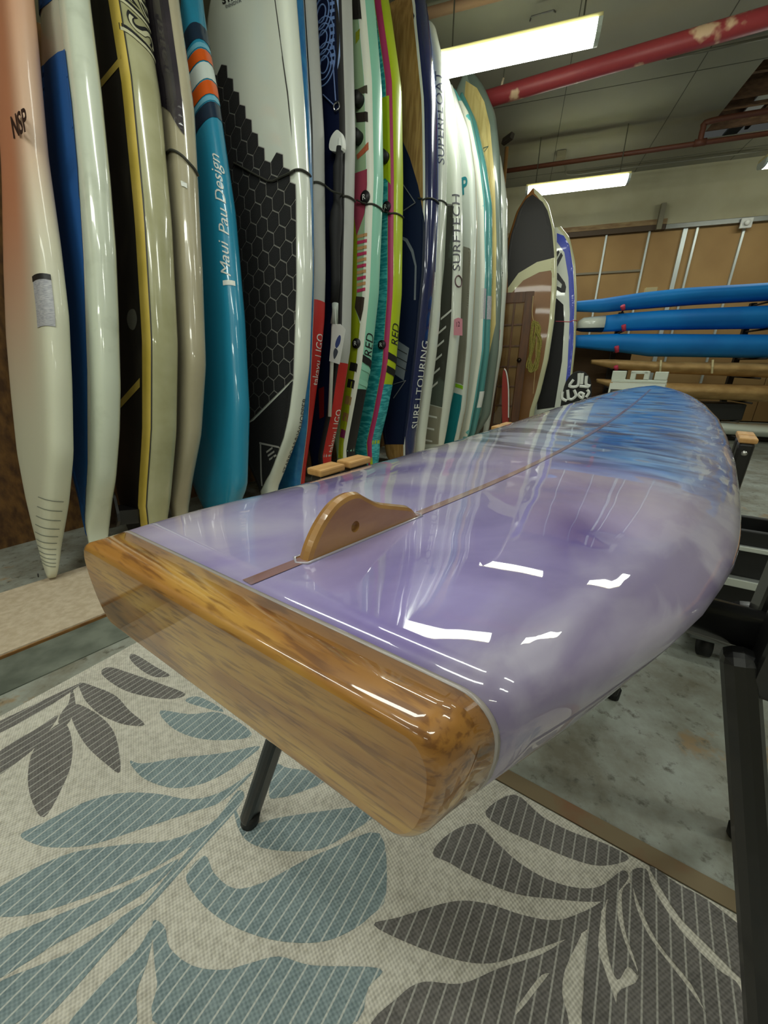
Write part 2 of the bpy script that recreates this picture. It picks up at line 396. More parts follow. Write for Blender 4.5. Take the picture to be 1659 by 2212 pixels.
grey_leaves = [LA(p) for p in [
    [(455, 115), (490, 85), (600, 118), (720, 160), (830, 205), (760, 228), (640, 212), (540, 180)],
    [(580, 42), (605, 28), (700, 85), (760, 122), (690, 128), (620, 88)],
    [(357, 155), (440, 178), (520, 215), (580, 280), (648, 342), (560, 342), (460, 303), (400, 255), (368, 208)],
    [(340, 250), (420, 285), (490, 345), (525, 420), (538, 553), (480, 522), (390, 440), (335, 350), (318, 290)],
    [(262, 340), (300, 345), (322, 420), (318, 520), (270, 640), (197, 757), (145, 690), (125, 590), (140, 480), (195, 395)],
    [(-40, 500), (60, 420), (150, 370), (262, 300), (180, 420), (90, 500), (-40, 585)],
    [(-40, 350), (150, 255), (352, 160), (310, 200), (150, 300), (-40, 395)],
    [(322, 178), (338, 250), (325, 300), (300, 340), (262, 335), (275, 290), (308, 245)]]]
grey_leaves += [LB(p) for p in [
    [(480, 200), (600, 128), (720, 222), (850, 288), (990, 338), (1078, 395), (960, 425), (830, 392), (690, 332), (560, 270)],
    [(260, 372), (330, 290), (440, 250), (520, 322), (620, 412), (740, 482), (860, 517), (960, 510), (1050, 445), (1075, 480), (1000, 560), (915, 575), (760, 562), (600, 540), (430, 470), (330, 412)],
    [(15, 672), (120, 640), (340, 575), (480, 582), (640, 632), (780, 652), (900, 612), (985, 570), (905, 690), (780, 742), (640, 792), (500, 832), (350, 815), (170, 752)],
    [(20, 1110), (120, 970), (220, 910), (380, 917), (540, 852), (720, 792), (870, 705), (790, 860), (715, 880), (620, 1000), (530, 1110)],
    [(575, 1110), (650, 1000), (735, 890), (880, 705), (815, 850), (800, 960), (815, 1110)],
    [(905, 705), (962, 610), (950, 760), (978, 860), (1025, 1000), (1060, 1110), (895, 1110), (890, 950)],
    [(985, 590), (1035, 510), (1030, 620), (1060, 740), (1118, 880), (1075, 845), (1030, 900), (990, 780)],
    [(1050, 540), (1088, 500), (1110, 600), (1170, 730), (1300, 900), (1400, 1040), (1440, 1110), (1090, 1110), (1030, 960), (1120, 890), (1065, 700)],
    [(1085, 455), (1150, 440), (1180, 520), (1290, 690), (1440, 850), (1540, 930), (1560, 1110), (1445, 1110), (1340, 920), (1200, 745), (1120, 580)],
    [(1165, 425), (1280, 500), (1400, 565), (1560, 690), (1680, 800), (1640, 960), (1540, 890), (1420, 770), (1300, 650), (1225, 540)]]]
teal_leaves = [LA(p) for p in [
    [(718, 280), (850, 296), (990, 290), (1130, 385), (1000, 412), (860, 397), (760, 347)],
    [(830, 236), (880, 216), (960, 250), (1000, 285), (900, 262)],
    [(583, 505), (640, 517), (800, 492), (1000, 470), (1165, 440), (1050, 532), (920, 602), (780, 627), (660, 592), (605, 547)],
    [(95, 832), (200, 780), (380, 690), (540, 650), (700, 652), (860, 677), (1000, 640), (1135, 552), (1000, 682), (850, 737), (600, 820), (400, 882), (230, 892), (130, 867)],
    [(-30, 1095), (150, 990), (330, 915), (560, 880), (760, 860), (950, 780), (1045, 690), (980, 795), (850, 890), (650, 1005), (400, 1110), (150, 1190), (-30, 1195)],
    [(1065, 640), (1085, 690), (900, 900), (700, 1125), (500, 1335), (330, 1530), (150, 1710), (60, 1710), (200, 1570), (420, 1380), (640, 1150), (830, 920), (960, 780)],
    [(-30, 1325), (200, 1220), (420, 1130), (640, 1030), (800, 945), (690, 1065), (480, 1200), (250, 1325), (100, 1420), (-30, 1480)],
    [(-30, 1520), (180, 1420), (360, 1340), (580, 1180), (640, 1160), (420, 1390), (200, 1570), (60, 1690), (-30, 1710)],
    [(1205, 660), (1235, 525), (1290, 537), (1440, 560), (1450, 600), (1330, 650), (1260, 668)],
    [(1045, 690), (1100, 790), (1250, 760), (1450, 730), (1680, 705), (1680, 750), (1560, 832), (1430, 900), (1250, 907), (1120, 872), (1065, 800)],
    [(918, 930), (960, 1010), (1050, 1077), (1180, 1050), (1330, 970), (1480, 900), (1700, 830), (1730, 1100), (1660, 1200), (1560, 1272), (1430, 1317), (1250, 1312), (1080, 1262), (945, 1182), (855, 1080), (838, 1010)],
    [(685, 1225), (738, 1250), (760, 1342), (860, 1422), (1000, 1442), (1120, 1412), (1250, 1382), (1400, 1422), (1700, 1435), (1650, 1520), (1520, 1710), (745, 1710), (705, 1500), (690, 1380)],
    [(690, 1235), (620, 1345), (520, 1445), (420, 1545), (310, 1710), (590, 1710), (612, 1540), (662, 1400)]]]
leafs = []
for lst, mt in ((grey_leaves, rug_grey), (teal_leaves, rug_teal)):
    for li, pl in enumerate(lst): leafs.append(([at_z(x, y, .0076)[:2] for x, y in pl], mt, li))
for P0, mt, li in list(leafs):          # the woven repeat, where the photograph's frame ends
    rl_ = [((np.array([p[0], p[1], 0]) - RK) @ RX, -(np.array([p[0], p[1], 0]) - RK) @ RY) for p in P0]
    for dx, dy in ((.05, 1.02), (1.15, .55), (.75, 1.25), (1.45, -.1)):
        q = [(x + dx, y + dy) for x, y in rl_]; W3 = [rugp(x, y, 0) for x, y in q]
        cy = sum(y for _, y in q) / len(q); cx = sum(x for x, _ in q) / len(q)
        if min(x for x, _ in q) < .03 or max(x for x, _ in q) > 2.57 or min(y for _, y in q) < .03 or max(y for _, y in q) > 1.97: continue
        def offframe(p):
            v = p - CAM; dep = v[1] * math.cos(TH) - v[2] * math.sin(TH)
            if dep < .05: return True
            xx = v[0] / dep * FPX; yy = -(v[1] * math.sin(TH) + v[2] * math.cos(TH)) / dep * FPX
            return yy > 1230 or xx > 990
        if all(offframe(p) for p in W3): leafs.append(([p[:2] for p in W3], mt, li + 20))
for P0, mt, li in leafs:
    if True:
        P = smoothpath(P0, 4, True)
        P = [np.array([p[0], p[1], .0076 + li * .00004]) for p in P]
        prism('leaf_motif', P, (0, 0, -.001), mt, rug)
# threshold strip at the rug's edge, weathered plank and carpeted rack platform
strip_m = M('rusty_strip', (128, 112, 84), .7, col2=(132, 84, 54), nscale=9, lo=.45, hi=.7)
tag(prism('floor_strip', [rugp(.2, -.045, .004), rugp(2.6, -.045, .004), rugp(2.6, -.006, .004), rugp(.2, -.006, .004)], (0, 0, -.0035), strip_m), 'worn brown tape strip on the floor along the rug edge', 'strip')
DAZ = math.radians(40); PD = np.array([math.sin(DAZ), math.cos(DAZ), 0]); PW = np.array([math.cos(DAZ), -math.sin(DAZ), 0])
PF = at_z(100, 1386, 0)
plank_m = M('weathered_plank', (118, 124, 112), .6, col2=(86, 92, 82), nscale=6, stretch=(1.2, 1.2, 1), lo=.4, hi=.62)
plk = empty('vinyl_plank', (0, 0, 0), 'weathered grey vinyl plank on the floor between the rug and the board platform', 'plank')
for i in range(3):
    o0 = PF + PD * (-1.6 + i * 1.22) + PW * .004
    prism('plank_board', [o0 + np.array([0, 0, .004]), o0 + PD * 1.215 + np.array([0, 0, .004]), o0 + PD * 1.215 + PW * .2 + np.array([0, 0, .004]), o0 + PW * .2 + np.array([0, 0, .004])], (0, 0, -.0035), plank_m, plk)
pf = empty('rack_platform', (0, 0, 0), 'low plywood platform with beige carpet under the leaning boards', 'platform')
ply_edge = M('plywood_edge', (146, 104, 52), .6, col2=(116, 78, 38), nscale=20, stretch=(1, 1, 8))
carpet_m = M('beige_carpet', (208, 192, 168), .95, col2=(190, 172, 146), nscale=40, bump=.6, bscale=300)
c0 = PF - PD * 1.4
prism('plywood_base', [c0 + np.array([0, 0, .012]), c0 + PD * 5.75 + np.array([0, 0, .012]), c0 + PD * 5.75 - PW * .52 + np.array([0, 0, .012]), c0 - PW * .52 + np.array([0, 0, .012])], (0, 0, -.0118), ply_edge, pf)
prism('carpet', [c0 - PW * .006 + np.array([0, 0, .018]), c0 + PD * 5.75 - PW * .006 + np.array([0, 0, .018]), c0 + PD * 5.75 - PW * .52 + np.array([0, 0, .018]), c0 - PW * .52 + np.array([0, 0, .018])], (0, 0, -.006), carpet_m, pf)
# OSB partition behind the row
D = np.array([.6, .8, 0]); W = np.array([.8, -.6, 0])
osb_m = M('osb', (120, 84, 40), .7, col2=(78, 50, 24), nscale=30, stretch=(1, 1, .5), lo=.35, hi=.65, bump=.4, bscale=60)
ob = np.array([-1.524, 1.48, 0]) - W * .70
wp = empty('wall_partition'); wp['kind'] = 'structure'
for i in range(5):
    s0 = ob + D * (-1.6 + 1.22 * i) ; s1 = s0 + D * 1.215
    prism('osb_sheet', [s0, s1, s1 - W * .02, s0 - W * .02], (0, 0, 2.44), osb_m, wp)

# ------------------------------------------------------------------ purple board
AZ = math.radians(38.0); AX = np.array([math.sin(AZ), math.cos(AZ), 0]); RT = np.array([math.cos(AZ), -math.sin(AZ), 0])
KS = 0.82; LC = -0.226 * KS
zs = np.array([0, .1, .3, .5, .7, 1.0, 1.4, 1.8, 2.2, 2.6, 3.2]) * KS
zv = np.array([-.139, -.146, -.161, -.175, -.186, -.196, -.199, -.194, -.181, -.163, -.128]) * KS
ws = np.array([.05, .1, .2, .3, .4, .55, .67, .85, 1.0, 1.3, 1.7, 2.1, 2.5, 2.75, 2.9, 3.0, 3.06, 3.1]) * KS
wv = np.array([.168, .178, .218, .250, .277, .304, .317, .328, .334, .342, .337, .320, .272, .217, .168, .118, .072, .012]) * KS
def sm(xs, ys, n=600, k=25, ends=True):
    x = np.linspace(xs[0], xs[-1], n); y = np.interp(x, xs, ys)
    yp = np.concatenate([2 * y[0] - y[k:0:-1], y, 2 * y[-1] - y[-2:-k - 2:-1]])
    g = np.exp(-np.linspace(-2, 2, 2 * k + 1) ** 2); g /= g.sum()
    ysm = np.convolve(yp, g, 'same')[k:-k]
    return lambda q: np.interp(q, x, ysm)
zc = sm(zs, zv, 800, 60); hwf = sm(ws, wv, 800, 14)
S_END = 3.1 * KS; S0 = .088 * KS; SKEW = .09
def thick(s): return float(np.interp(s, [0, .1, .4, 1.0, 2.0, 2.4, 2.54], [.069, .068, .066, .064, .052, .034, .016]))
NR = 64
def corner(s):
    hw = float(hwf(s)); T = thick(s)
    f = min(1.0, max(0.0, (s - .05) / .42)); f = f * f * (3 - 2 * f)
    rx = .014 + (.75 * hw - .014) * f ** 1.0; rz = .022 + (T / 2 - .0225) * min(1, f * 2)
    return hw, T, min(rx, .97 * hw), min(rz, T / 2 - .0002)
def ring(s, sc=1.0, extra=0.0):
    hw, T, rx, rz = corner(s)
    d = 0.0 if sc == 1.0 else (1 - sc) * hw
    a_, b_ = hw - rx, T / 2 - rz; ex = .93
    quad = [(hw - d, b_ * .5)]
    for i in range(10):
        ph = (math.pi / 2) * i / 9
        quad.append((a_ + (rx - d) * math.cos(ph) ** ex, b_ + (rz - d) * math.sin(ph) ** ex))
    for i in range(1, 6): quad.append((a_ * (1 - i / 5.0), T / 2 - d))
    # quad runs right side -> top centre
    up_r = quad; up_l = [(-x, z) for x, z in quad[::-1]][1:]
    lo_l = [(-x, -z) for x, z in quad]; lo_r = [(x, -z) for x, z in quad[::-1]][1:]
    pts = []; rl = []; z0 = float(zc(s)); inset = float(np.interp(s, [0, .3, 2.7], [.045, .06, .03]))
    for l, z in up_r + up_l + lo_l + lo_r:
        if z < 0: l *= 1 - inset * min(1, abs(z) / (T / 2) * 1.2)
        ss = s + extra + SKEW * l * max(0, 1 - s / .5)
        pts.append((ss, l, H + z0 - T / 2 + z)); rl.append(min(1, max(0, (abs(l) / (hw + 1e-6) - .66) / .2)) if z > 0 else 1.0)
    return pts, rl
NR = 62
def loft(rings, cap0=True, cap1=True):
    V = [p for r in rings for p in r]; F = []; n = len(rings[0])
    for i in range(len(rings) - 1):
        for k in range(n):
            k2 = (k + 1) % n; F.append((i * n + k, (i + 1) * n + k, (i + 1) * n + k2, i * n + k2))
    if cap0: F.append(tuple(range(n)))
    if cap1: F.append(tuple(range((len(rings) - 1) * n, len(rings) * n))[::-1])
    return V, F
pb = empty('surfboard', (0, 0, 0), 'glossy purple and blue resin surfboard with wooden tail block resting on stands', 'surfboard')
PBM = Matrix(((AX[0], RT[0], 0, RT[0] * LC), (AX[1], RT[1], 0, RT[1] * LC), (0, 0, 1, 0), (0, 0, 0, 1)))
pb.matrix_basis = PBM            # local: x along the board, y to its right rail
def hull_mat():
    m = bpy.data.materials.new('purple_resin'); m.use_nodes = True; nt = m.node_tree; b = nt.nodes['Principled BSDF']; L = nt.links
    tc = nt.nodes.new('ShaderNodeTexCoord')
    def noise(scale, stretch, det=4, dist=0.0):
        mp = nt.nodes.new('ShaderNodeMapping'); mp.inputs['Scale'].default_value = stretch; L.new(tc.outputs['Object'], mp.inputs[0])
        n = nt.nodes.new('ShaderNodeTexNoise'); n.inputs['Scale'].default_value = scale; n.inputs['Detail'].default_value = det; n.inputs['Distortion'].default_value = dist
        L.new(mp.outputs[0], n.inputs['Vector']); return n.outputs[0]
    def rng(v, a, c, o0=0.0, o1=1.0):
        r = nt.nodes.new('ShaderNodeMapRange'); r.inputs[1].default_value = a; r.inputs[2].default_value = c; r.inputs[3].default_value = o0; r.inputs[4].default_value = o1; L.new(v, r.inputs[0]); return r.outputs[0]
    def mix(f, a, c):
        x = nt.nodes.new('ShaderNodeMix'); x.data_type = 'RGBA'
        for i, v in ((0, f), (6, a), (7, c)):
            if isinstance(v, (tuple, float)): x.inputs[i].default_value = v
            else: L.new(v, x.inputs[i])
        return x.outputs[2]
    def mul(a, c, op='MULTIPLY'):
        n = nt.nodes.new('ShaderNodeMath'); n.operation = op
        for i, v in enumerate((a, c)):
            if isinstance(v, (int, float)): n.inputs[i].default_value = v
            else: L.new(v, n.inputs[i])
        return n.outputs[0]
    sep = nt.nodes.new('ShaderNodeSeparateXYZ'); L.new(tc.outputs['Object'], sep.inputs[0]); X = sep.outputs[0]; Y = sep.outputs[1]
    c = mix(rng(noise(4.5, (1, 1.4, 1), 5, .6), .35, .62), lin((96, 76, 150)), lin((144, 130, 192)))
    # pale lilac wash on the left half
    wash = mul(rng(mul(Y, mul(X, .12), 'ADD'), .10, -.06), rng(noise(3.5, (1.2, 2.2, 1), 5, .8), .32, .58))
    c = mix(mul(wash, .75), c, lin((196, 190, 208)))
    c = mix(mul(mul(rng(X, .36, .55), rng(noise(3.0, (1.6, 1, 1), 4, .8), .36, .6)), .6), c, lin((186, 180, 196)))  # paler mid deck, paints in the reflection of the cream wall
    # blue swirl toward the nose
    wob = mul(X, mul(noise(2.5, (1, 1, 1), 3, .5), .5, 'MULTIPLY'), 'ADD')
    f_n = rng(mul(wob, mul(Y, .8), 'ADD'), .92, 1.12)
    streak = rng(noise(4, (2.6, 1.0, 1), 6, 1.4), .40, .60)
    blue = mix(streak, lin((44, 104, 178)), lin((140, 176, 216)))
    blue = mix(rng(noise(3.0, (2.4, 1.0, 1), 4, 1.2), .56, .64), blue, lin((48, 62, 112)))
    c = mix(f_n, c, blue)
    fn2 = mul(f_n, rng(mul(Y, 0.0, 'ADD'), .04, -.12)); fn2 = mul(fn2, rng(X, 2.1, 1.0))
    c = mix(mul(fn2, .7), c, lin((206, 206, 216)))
    # dark violet swirl left of the stringer, mid board
    dk = mul(mul(rng(noise(3.4, (3.4, 1.2, 1), 3, .8), .52, .60), rng(X, .62, .8)), rng(X, 1.6, 1.2))
    c = mix(mul(dk, .8), c, lin((52, 46, 84)))
    at = nt.nodes.new('ShaderNodeAttribute'); at.attribute_name = 'rail'
    railc = mix(rng(noise(6, (1.6, 4, 4), 5, .6), .42, .6), lin((166, 160, 176)), lin((134, 124, 150)))
    railc = mix(mul(rng(noise(9, (1.2, 5, 5), 5, 1.2), .52, .6), rng(X, .55, .8)), railc, lin((214, 206, 196)))
    c = mix(mul(at.outputs['Fac'], .85), c, railc)
    L.new(c, b.inputs['Base Color']); b.inputs['Roughness'].default_value = .35
    b.inputs['Coat Weight'].default_value = 1.0; b.inputs['Coat Roughness'].default_value = .015; b.inputs['Coat IOR'].default_value = 1.55
    wn = noise(9, (1, 1, 1), 1); bp_ = nt.nodes.new('ShaderNodeBump'); bp_.inputs['Strength'].default_value = .06; bp_.inputs['Distance'].default_value = .02; L.new(wn, bp_.inputs['Height']); L.new(bp_.outputs[0], b.inputs['Coat Normal'])
    return m
SB = S0 + .029
stn = list(np.linspace(SB + .003, SB + .1, 6)) + list(np.linspace(SB + .15, S_END - .12, 34)) + list(S_END - np.array([.09, .06, .035, .015, .003]))
rg = [ring(s) for s in stn]
Vv, Ff = loft([r[0] for r in rg])
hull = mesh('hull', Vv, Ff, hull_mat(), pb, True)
att = hull.data.attributes.new('rail', 'FLOAT', 'POINT'); att.data.foreach_set('value', [x for r in rg for x in r[1]])
def wood_mat(name, c1, c2, c3, sx=(.9, 1, 9)):
    m = bpy.data.materials.new(name); m.use_nodes = True; nt = m.node_tree; b = nt.nodes['Principled BSDF']; L = nt.links
    tc = nt.nodes.new('ShaderNodeTexCoord')
    def ns(scale, st, det, dist=0):
        mp = nt.nodes.new('ShaderNodeMapping'); mp.inputs['Scale'].default_value = st; mp.inputs['Rotation'].default_value = (.16, 0, 0); L.new(tc.outputs['Object'], mp.inputs[0])
        n = nt.nodes.new('ShaderNodeTexNoise'); n.inputs['Scale'].default_value = scale; n.inputs['Detail'].default_value = det; n.inputs['Distortion'].default_value = dist; L.new(mp.outputs[0], n.inputs['Vector']); return n.outputs[0]
    r1 = nt.nodes.new('ShaderNodeValToRGB'); e = r1.color_ramp.elements; e[0].position = .34; e[0].color = lin(c1); e[1].position = .66; e[1].color = lin(c2)
    e2 = r1.color_ramp.elements.new(.5); e2.color = lin(c3); L.new(ns(7, (2.5, .8, 4.5), 3, .5), r1.inputs[0])
    r2 = nt.nodes.new('ShaderNodeMapRange'); r2.inputs[1].default_value = .5; r2.inputs[2].default_value = .64; r2.inputs[4].default_value = .55; L.new(ns(60, (4, .55, 6), 3, .3), r2.inputs[0])
    mx = nt.nodes.new('ShaderNodeMix'); mx.data_type = 'RGBA'; mx.blend_type = 'MULTIPLY'; L.new(r2.outputs[0], mx.inputs[0]); L.new(r1.outputs[0], mx.inputs[6]); mx.inputs[7].default_value = lin((128, 84, 40))
    L.new(mx.outputs[2], b.inputs['Base Color']); b.inputs['Roughness'].default_value = .4; b.inputs['Coat Weight'].default_value = 1; b.inputs['Coat Roughness'].default_value = .03
    return m
wood = wood_mat('tail_wood', (112, 68, 22), (206, 162, 76), (166, 114, 46))
rings = []
for ds, ins in ((0, .0045), (.0008, .0026), (.002, .0011), (.0045, 0.0), (.014, 0), (.029, 0)):
    s = S0 + ds; rings.append(ring(s, 1 - ins / float(hwf(s)))[0])
Vv, Ff = loft(rings, False, True); nb = len(Vv); Vv = Vv + list(rings[0]); Ff.append(tuple(range(nb, nb + NR)))
mesh('tail_block', Vv, Ff, wood, pb, True)
o = pb.children[-1] if pb.children else None
Vv, Ff = loft([ring(SB - .0005, 1.0012)[0], ring(SB + .0022, 1.0012)[0]])
mesh('resin_line', Vv, Ff, M('resin_pale', (158, 150, 146), .3, coat=.6), pb, True)
# stringer
def decktop(s, l=0.0):
    hw, T, rx, rz = corner(s); x = max(0.0, abs(l) - (hw - rx)) / rx
    return H + float(zc(s)) - rz + rz * math.sqrt(max(0, 1 - x * x))
ss_ = np.linspace(SB + .004, 2.35, 60); Vv = []; Ff = []
for i, s in enumerate(ss_):
    for l in (-.0045, 0.0045): Vv.append((s, l, decktop(s, l) + .0006))
    if i: Ff.append((2 * i - 2, 2 * i - 1, 2 * i + 1, 2 * i))
mesh('stringer', Vv, Ff, M('stringer_wood', (150, 116, 118), .35, coat=1.0, col2=(128, 92, 82), nscale=20, stretch=(1, 10, 1)), pb)
# fin: outline on the vertical plane through the stringer
Pp = RT * LC
fp = [(650, 1217), (662, 1178), (684, 1130), (712, 1090), (740, 1068), (766, 1062), (786, 1072), (812, 1084), (850, 1089), (878, 1093), (890, 1105), (899, 1117)]
fq = []
for x, y in fp:
    q = at_plane(x, y, Pp, RT); fq.append((q @ AX, q[2]))
fin = []
for s, z in fq: fin.append((s, max(z, decktop(s) - .003)))
fin[0] = (fin[0][0], decktop(fin[0][0]) - .003); fin[-1] = (fin[-1][0], decktop(fin[-1][0]) - .003)
prof = [np.array(p) for p in smoothpath(fin, 4)]
base = [np.array([s, decktop(s) - .003]) for s in np.linspace(prof[-1][0], prof[0][0], 10)][1:-1]
prof += base
hq = at_plane(756, 1134, Pp, RT); hc = np.array([hq @ AX, hq[2]]); hr = .0045
bm = bmesh.new()
def loop(pts, y):
    vs = [bm.verts.new((p[0], y, p[1])) for p in pts]
    return vs, [bm.edges.new((vs[i], vs[(i + 1) % len(vs)])) for i in range(len(vs))]
cen = sum(prof) / len(prof)
def inset(pts, d):
    out = []; n = len(pts)
    for i in range(n):
        t = pts[(i + 1) % n] - pts[i - 1]; nn = np.array([-t[1], t[0]]); nn /= np.linalg.norm(nn) + 1e-9
        if nn @ (cen - pts[i]) < 0: nn = -nn
        out.append(pts[i] + nn * d)
    return out
hole = [hc + hr * np.array([math.cos(a), math.sin(a)]) for a in np.linspace(0, 2 * math.pi, 17)[:-1]]
hw2 = .0055; sides = []
for y in (-hw2, hw2):
    v1, e1 = loop(inset(prof, .004), y); v2, e2 = loop(hole, y)
    bmesh.ops.triangle_fill(bm, use_beauty=True, edges=e1 + e2); sides.append((v1, v2))
vm, _ = loop(prof, 0.0)
va, _ = loop(inset(prof, .0012), -hw2 * .75); vb, _ = loop(inset(prof, .0012), hw2 * .75)
seq = [sides[0][0], va, vm, vb, sides[1][0]]
for A, B in zip(seq[:-1], seq[1:]):
    for i in range(len(A)):
        j = (i + 1) % len(A); bm.faces.new((A[i], A[j], B[j], B[i]))
A, B = sides[0][1], sides[1][1]
for i in range(len(A)):
    j = (i + 1) % len(A); bm.faces.new((A[i], A[j], B[j], B[i]))
fin_wood = M('fin_wood', (182, 136, 74), .35, coat=1.0, col2=(146, 100, 50), nscale=16, stretch=(1, 1, 3.5), lo=.3, hi=.75)
fo = bm_out('fin', bm, fin_wood, pb)
fo['label'] = 'small varnished wooden fin with a round hole'
# resin fillet around the fin foot
tube_pts = [np.array([s, .0065, decktop(s) + .0005]) for s in np.linspace(prof[-1][0] if False else fin[0][0], fin[-1][0], 12)]
tube_pts += [np.array([fin[-1][0] + .003, 0, decktop(fin[-1][0]) + .0005])]
tube_pts += [np.array([s, -.0065, decktop(s) + .0005]) for s in np.linspace(fin[-1][0], fin[0][0], 12)]
tube_pts += [np.array([fin[0][0] - .004, 0, decktop(fin[0][0]) + .0005])]
fl_ = tube('fillet', tube_pts, .0011, M('clear_resin', (170, 164, 176), .1, coat=1.0), None, 8, True)
fl_.parent = pb

# ------------------------------------------------------------------ board stands
blk = M('black_steel', (22, 22, 22), .38, coat=.2)
plyc = M('plywood_cap', (196, 152, 92), .55, col2=(176, 130, 74), nscale=12, stretch=(1, 6, 1))
def SL(s, l, z): return AX * s + RT * l + np.array([0, 0, z])
def stand(s0, label, l0, l1, feet, topz, dropl=0.0):
    t = empty('board_stand', SL(s0, (l0 + l1) / 2, 0), label, 'stand', 'black stands carrying the purple board')
    zt = topz
    under = H + float(zc(s0)) - thick(s0) - .012
    tube('cross_beam', [SL(s0, l0, under - .025), SL(s0, l1, under - .025)], .022, blk, t, 12)
    tube('pad', [SL(s0, l0 + .1, under - .013), SL(s0, l1 - .1, under - .013)], .026, M('foam_black', (28, 28, 30), .9), t, 12)
    for l, sg in ((l0, -1), (l1, 1)):
        zt = topz - (dropl if sg < 0 else 0)
        for ds in (-.035, .035):
            box('upright_plate', SL(s0 + ds, l, (zt - .012 + under - .06) / 2), (.05, .03, zt - .012 - under + .06), blk, t, AX, bevel=.006)
            box('plywood_cap', SL(s0 + ds, l, zt - .006), (.058, .034, .012), plyc, t, AX, bevel=.003)
        tube('screw', [SL(s0 - .064, l, zt - .035), SL(s0 - .058, l, zt - .035)], .006, M('screw_zinc', (190, 190, 186), .3, .9), t, 10)
    for (fs, flt, ts, tl) in feet:
        top = SL(ts, tl, under - .03); ft = SL(fs, flt, .012)
        rx_, ry_ = (ft - RK) @ RX, -(ft - RK) @ RY                  # feet on the rug stand on its surface
        if 0 < rx_ < 2.6 and 0 < ry_ < 2.0: ft[2] += .0068
        dirv = Vector(ft - top); mid = (top + ft) / 2
        zz_ = -dirv.normalized(); ax_ = Vector(AX); ax_ = ax_ - zz_ * ax_.dot(zz_)
        lg = box('leg', mid, (.042, .028, dirv.length), blk, t, ax_, z=zz_, bevel=.01)
        tube('foot_cap', [ft + (top - ft) * .03, ft - np.array([0, 0, .011])], .0195, M('rubber', (16, 16, 17), .6), t, 12)
    return t
stand(.475, 'black trestle stand under the tail half of the purple board', -.468, .112,
      [(.245, -.567, .44, -.42), (.86, -.567, .5, -.42), (.245, .285, .44, .085), (.878, .281, .52, .095)], H - .150, .012)
stand(1.285, 'black trestle stand under the nose half of the purple board', -.492, .118,
      [(1.05, -.6, 1.26, -.46), (1.55, -.6, 1.31, -.46), (1.13, .0, 1.26, .02), (1.45, .0, 1.31, .02)], H - .163, .03)

